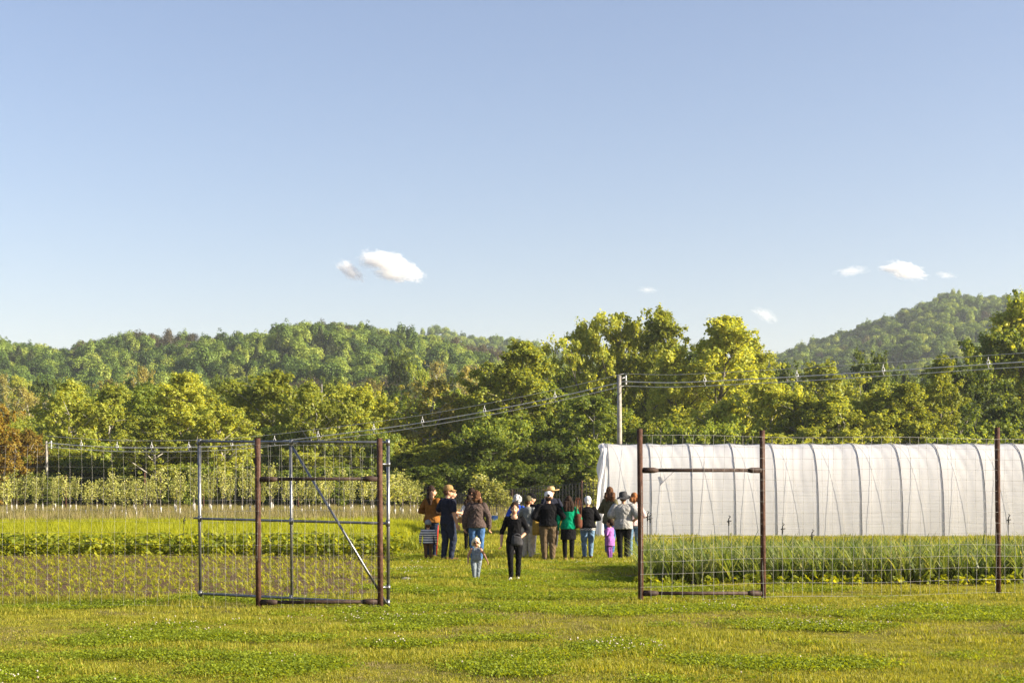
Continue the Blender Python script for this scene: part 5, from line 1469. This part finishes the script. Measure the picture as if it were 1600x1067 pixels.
# ------------------------------------------------------------------ clouds
def cloud_mat(name, dens, thr):
    m, nt, out = new_mat(name); L = nt.links.new
    tc = N(nt, 'ShaderNodeTexCoord')
    ln = N(nt, 'ShaderNodeVectorMath', operation='LENGTH'); L(tc.outputs['Object'], ln.inputs[0])
    nz = N(nt, 'ShaderNodeTexNoise', Scale=2.6, Detail=10.0, Roughness=0.76); 
    oi = N(nt, 'ShaderNodeObjectInfo'); ad = N(nt, 'ShaderNodeVectorMath', operation='MULTIPLY_ADD'); L(oi.outputs['Location'], ad.inputs[0]); ad.inputs[1].default_value = (.013, .017, .011); L(tc.outputs['Object'], ad.inputs[2])
    L(ad.outputs[0], nz.inputs['Vector'])
    a = N(nt, 'ShaderNodeMath', operation='MULTIPLY_ADD'); a.inputs[1].default_value = 3.4; a.inputs[2].default_value = -1.7 + thr; L(nz.outputs[0], a.inputs[0])
    b = N(nt, 'ShaderNodeMath', operation='SUBTRACT'); L(a.outputs[0], b.inputs[0])
    l2 = N(nt, 'ShaderNodeMath', operation='MULTIPLY'); L(ln.outputs['Value'], l2.inputs[0]); L(ln.outputs['Value'], l2.inputs[1]); L(l2.outputs[0], b.inputs[1])
    c = N(nt, 'ShaderNodeMath', operation='MULTIPLY', use_clamp=False); c.inputs[1].default_value = dens; L(b.outputs[0], c.inputs[0])
    d = N(nt, 'ShaderNodeMath', operation='MAXIMUM'); d.inputs[1].default_value = 0.0; L(c.outputs[0], d.inputs[0])
    v = N(nt, 'ShaderNodeVolumePrincipled'); v.inputs['Color'].default_value = (1, 1, 1, 1); v.inputs['Anisotropy'].default_value = 0.0
    L(d.outputs[0], v.inputs['Density']); L(v.outputs[0], out.inputs['Volume'])
    return m
CM = {'thick': cloud_mat('cloud_thick', .08, .42), 'thin': cloud_mat('cloud_thin', .022, .35)}
ico = bpy.data.meshes.new('puff'); bm = bmesh.new(); bmesh.ops.create_icosphere(bm, subdivisions=3, radius=1.25); bm.to_mesh(ico); bm.free()
ico2 = ico.copy(); ico.materials.append(CM['thick']); ico2.materials.append(CM['thin'])
CD = 5200.0
def cloud(puffs, label, thin=False):
    c0 = W(puffs[0][0], puffs[0][1], CD); e = empty('cloud', c0)
    for px, py, w, hh, tilt in puffs:
        o = link('puff', ico2 if thin else ico, e); o.location = W(px, py, CD) - c0
        k = CD / FPX; o.scale = (w * .5 * k, w * .4 * k, hh * .5 * k); o.rotation_euler = (0, R(tilt), 0)
    tag(e, label, 'cloud', 'small clouds low in the sky')
cloud([(608, 412, 118, 50, 16), (642, 426, 66, 36, 22), (584, 407, 70, 32, -5), (612, 431, 84, 24, 8)], 'largest white puffy cloud, left of centre')
cloud([(547, 423, 72, 34, 32)], 'small white cloud scrap just left of the largest cloud')
cloud([(1330, 424, 80, 24, -8)], 'thin cloud wisp left of the bright cloud over the right hill', True)
cloud([(1414, 423, 90, 36, 14), (1392, 420, 60, 16, 0)], 'bright small cloud above the right hill')
cloud([(1478, 430, 52, 15, 8)], 'faint cloud wisp right of the bright cloud over the right hill', True)
cloud([(1195, 492, 66, 28, 25)], 'pale cloud low between the tall trees and the right hill', True)
cloud([(1012, 453, 48, 14, 5)], 'very faint cloud wisp above the spiky tall tree', True)

# ------------------------------------------------------------------ haze
HAZE = 0.00012
if HAZE > 0:
    m, nt, out = new_mat('haze_air')
    v = N(nt, 'ShaderNodeVolumePrincipled'); v.inputs['Color'].default_value = (0.84, 0.91, 1.0, 1); v.inputs['Density'].default_value = HAZE; v.inputs['Anisotropy'].default_value = 0.2
    nt.links.new(v.outputs[0], out.inputs['Volume'])
    b = MB(); b.box((0, 1140, 129), (4460, 2960, 262)); hz = b.build('haze', m, smooth=False)
    tag(hz, 'thin bluish air over the valley', kind='stuff')
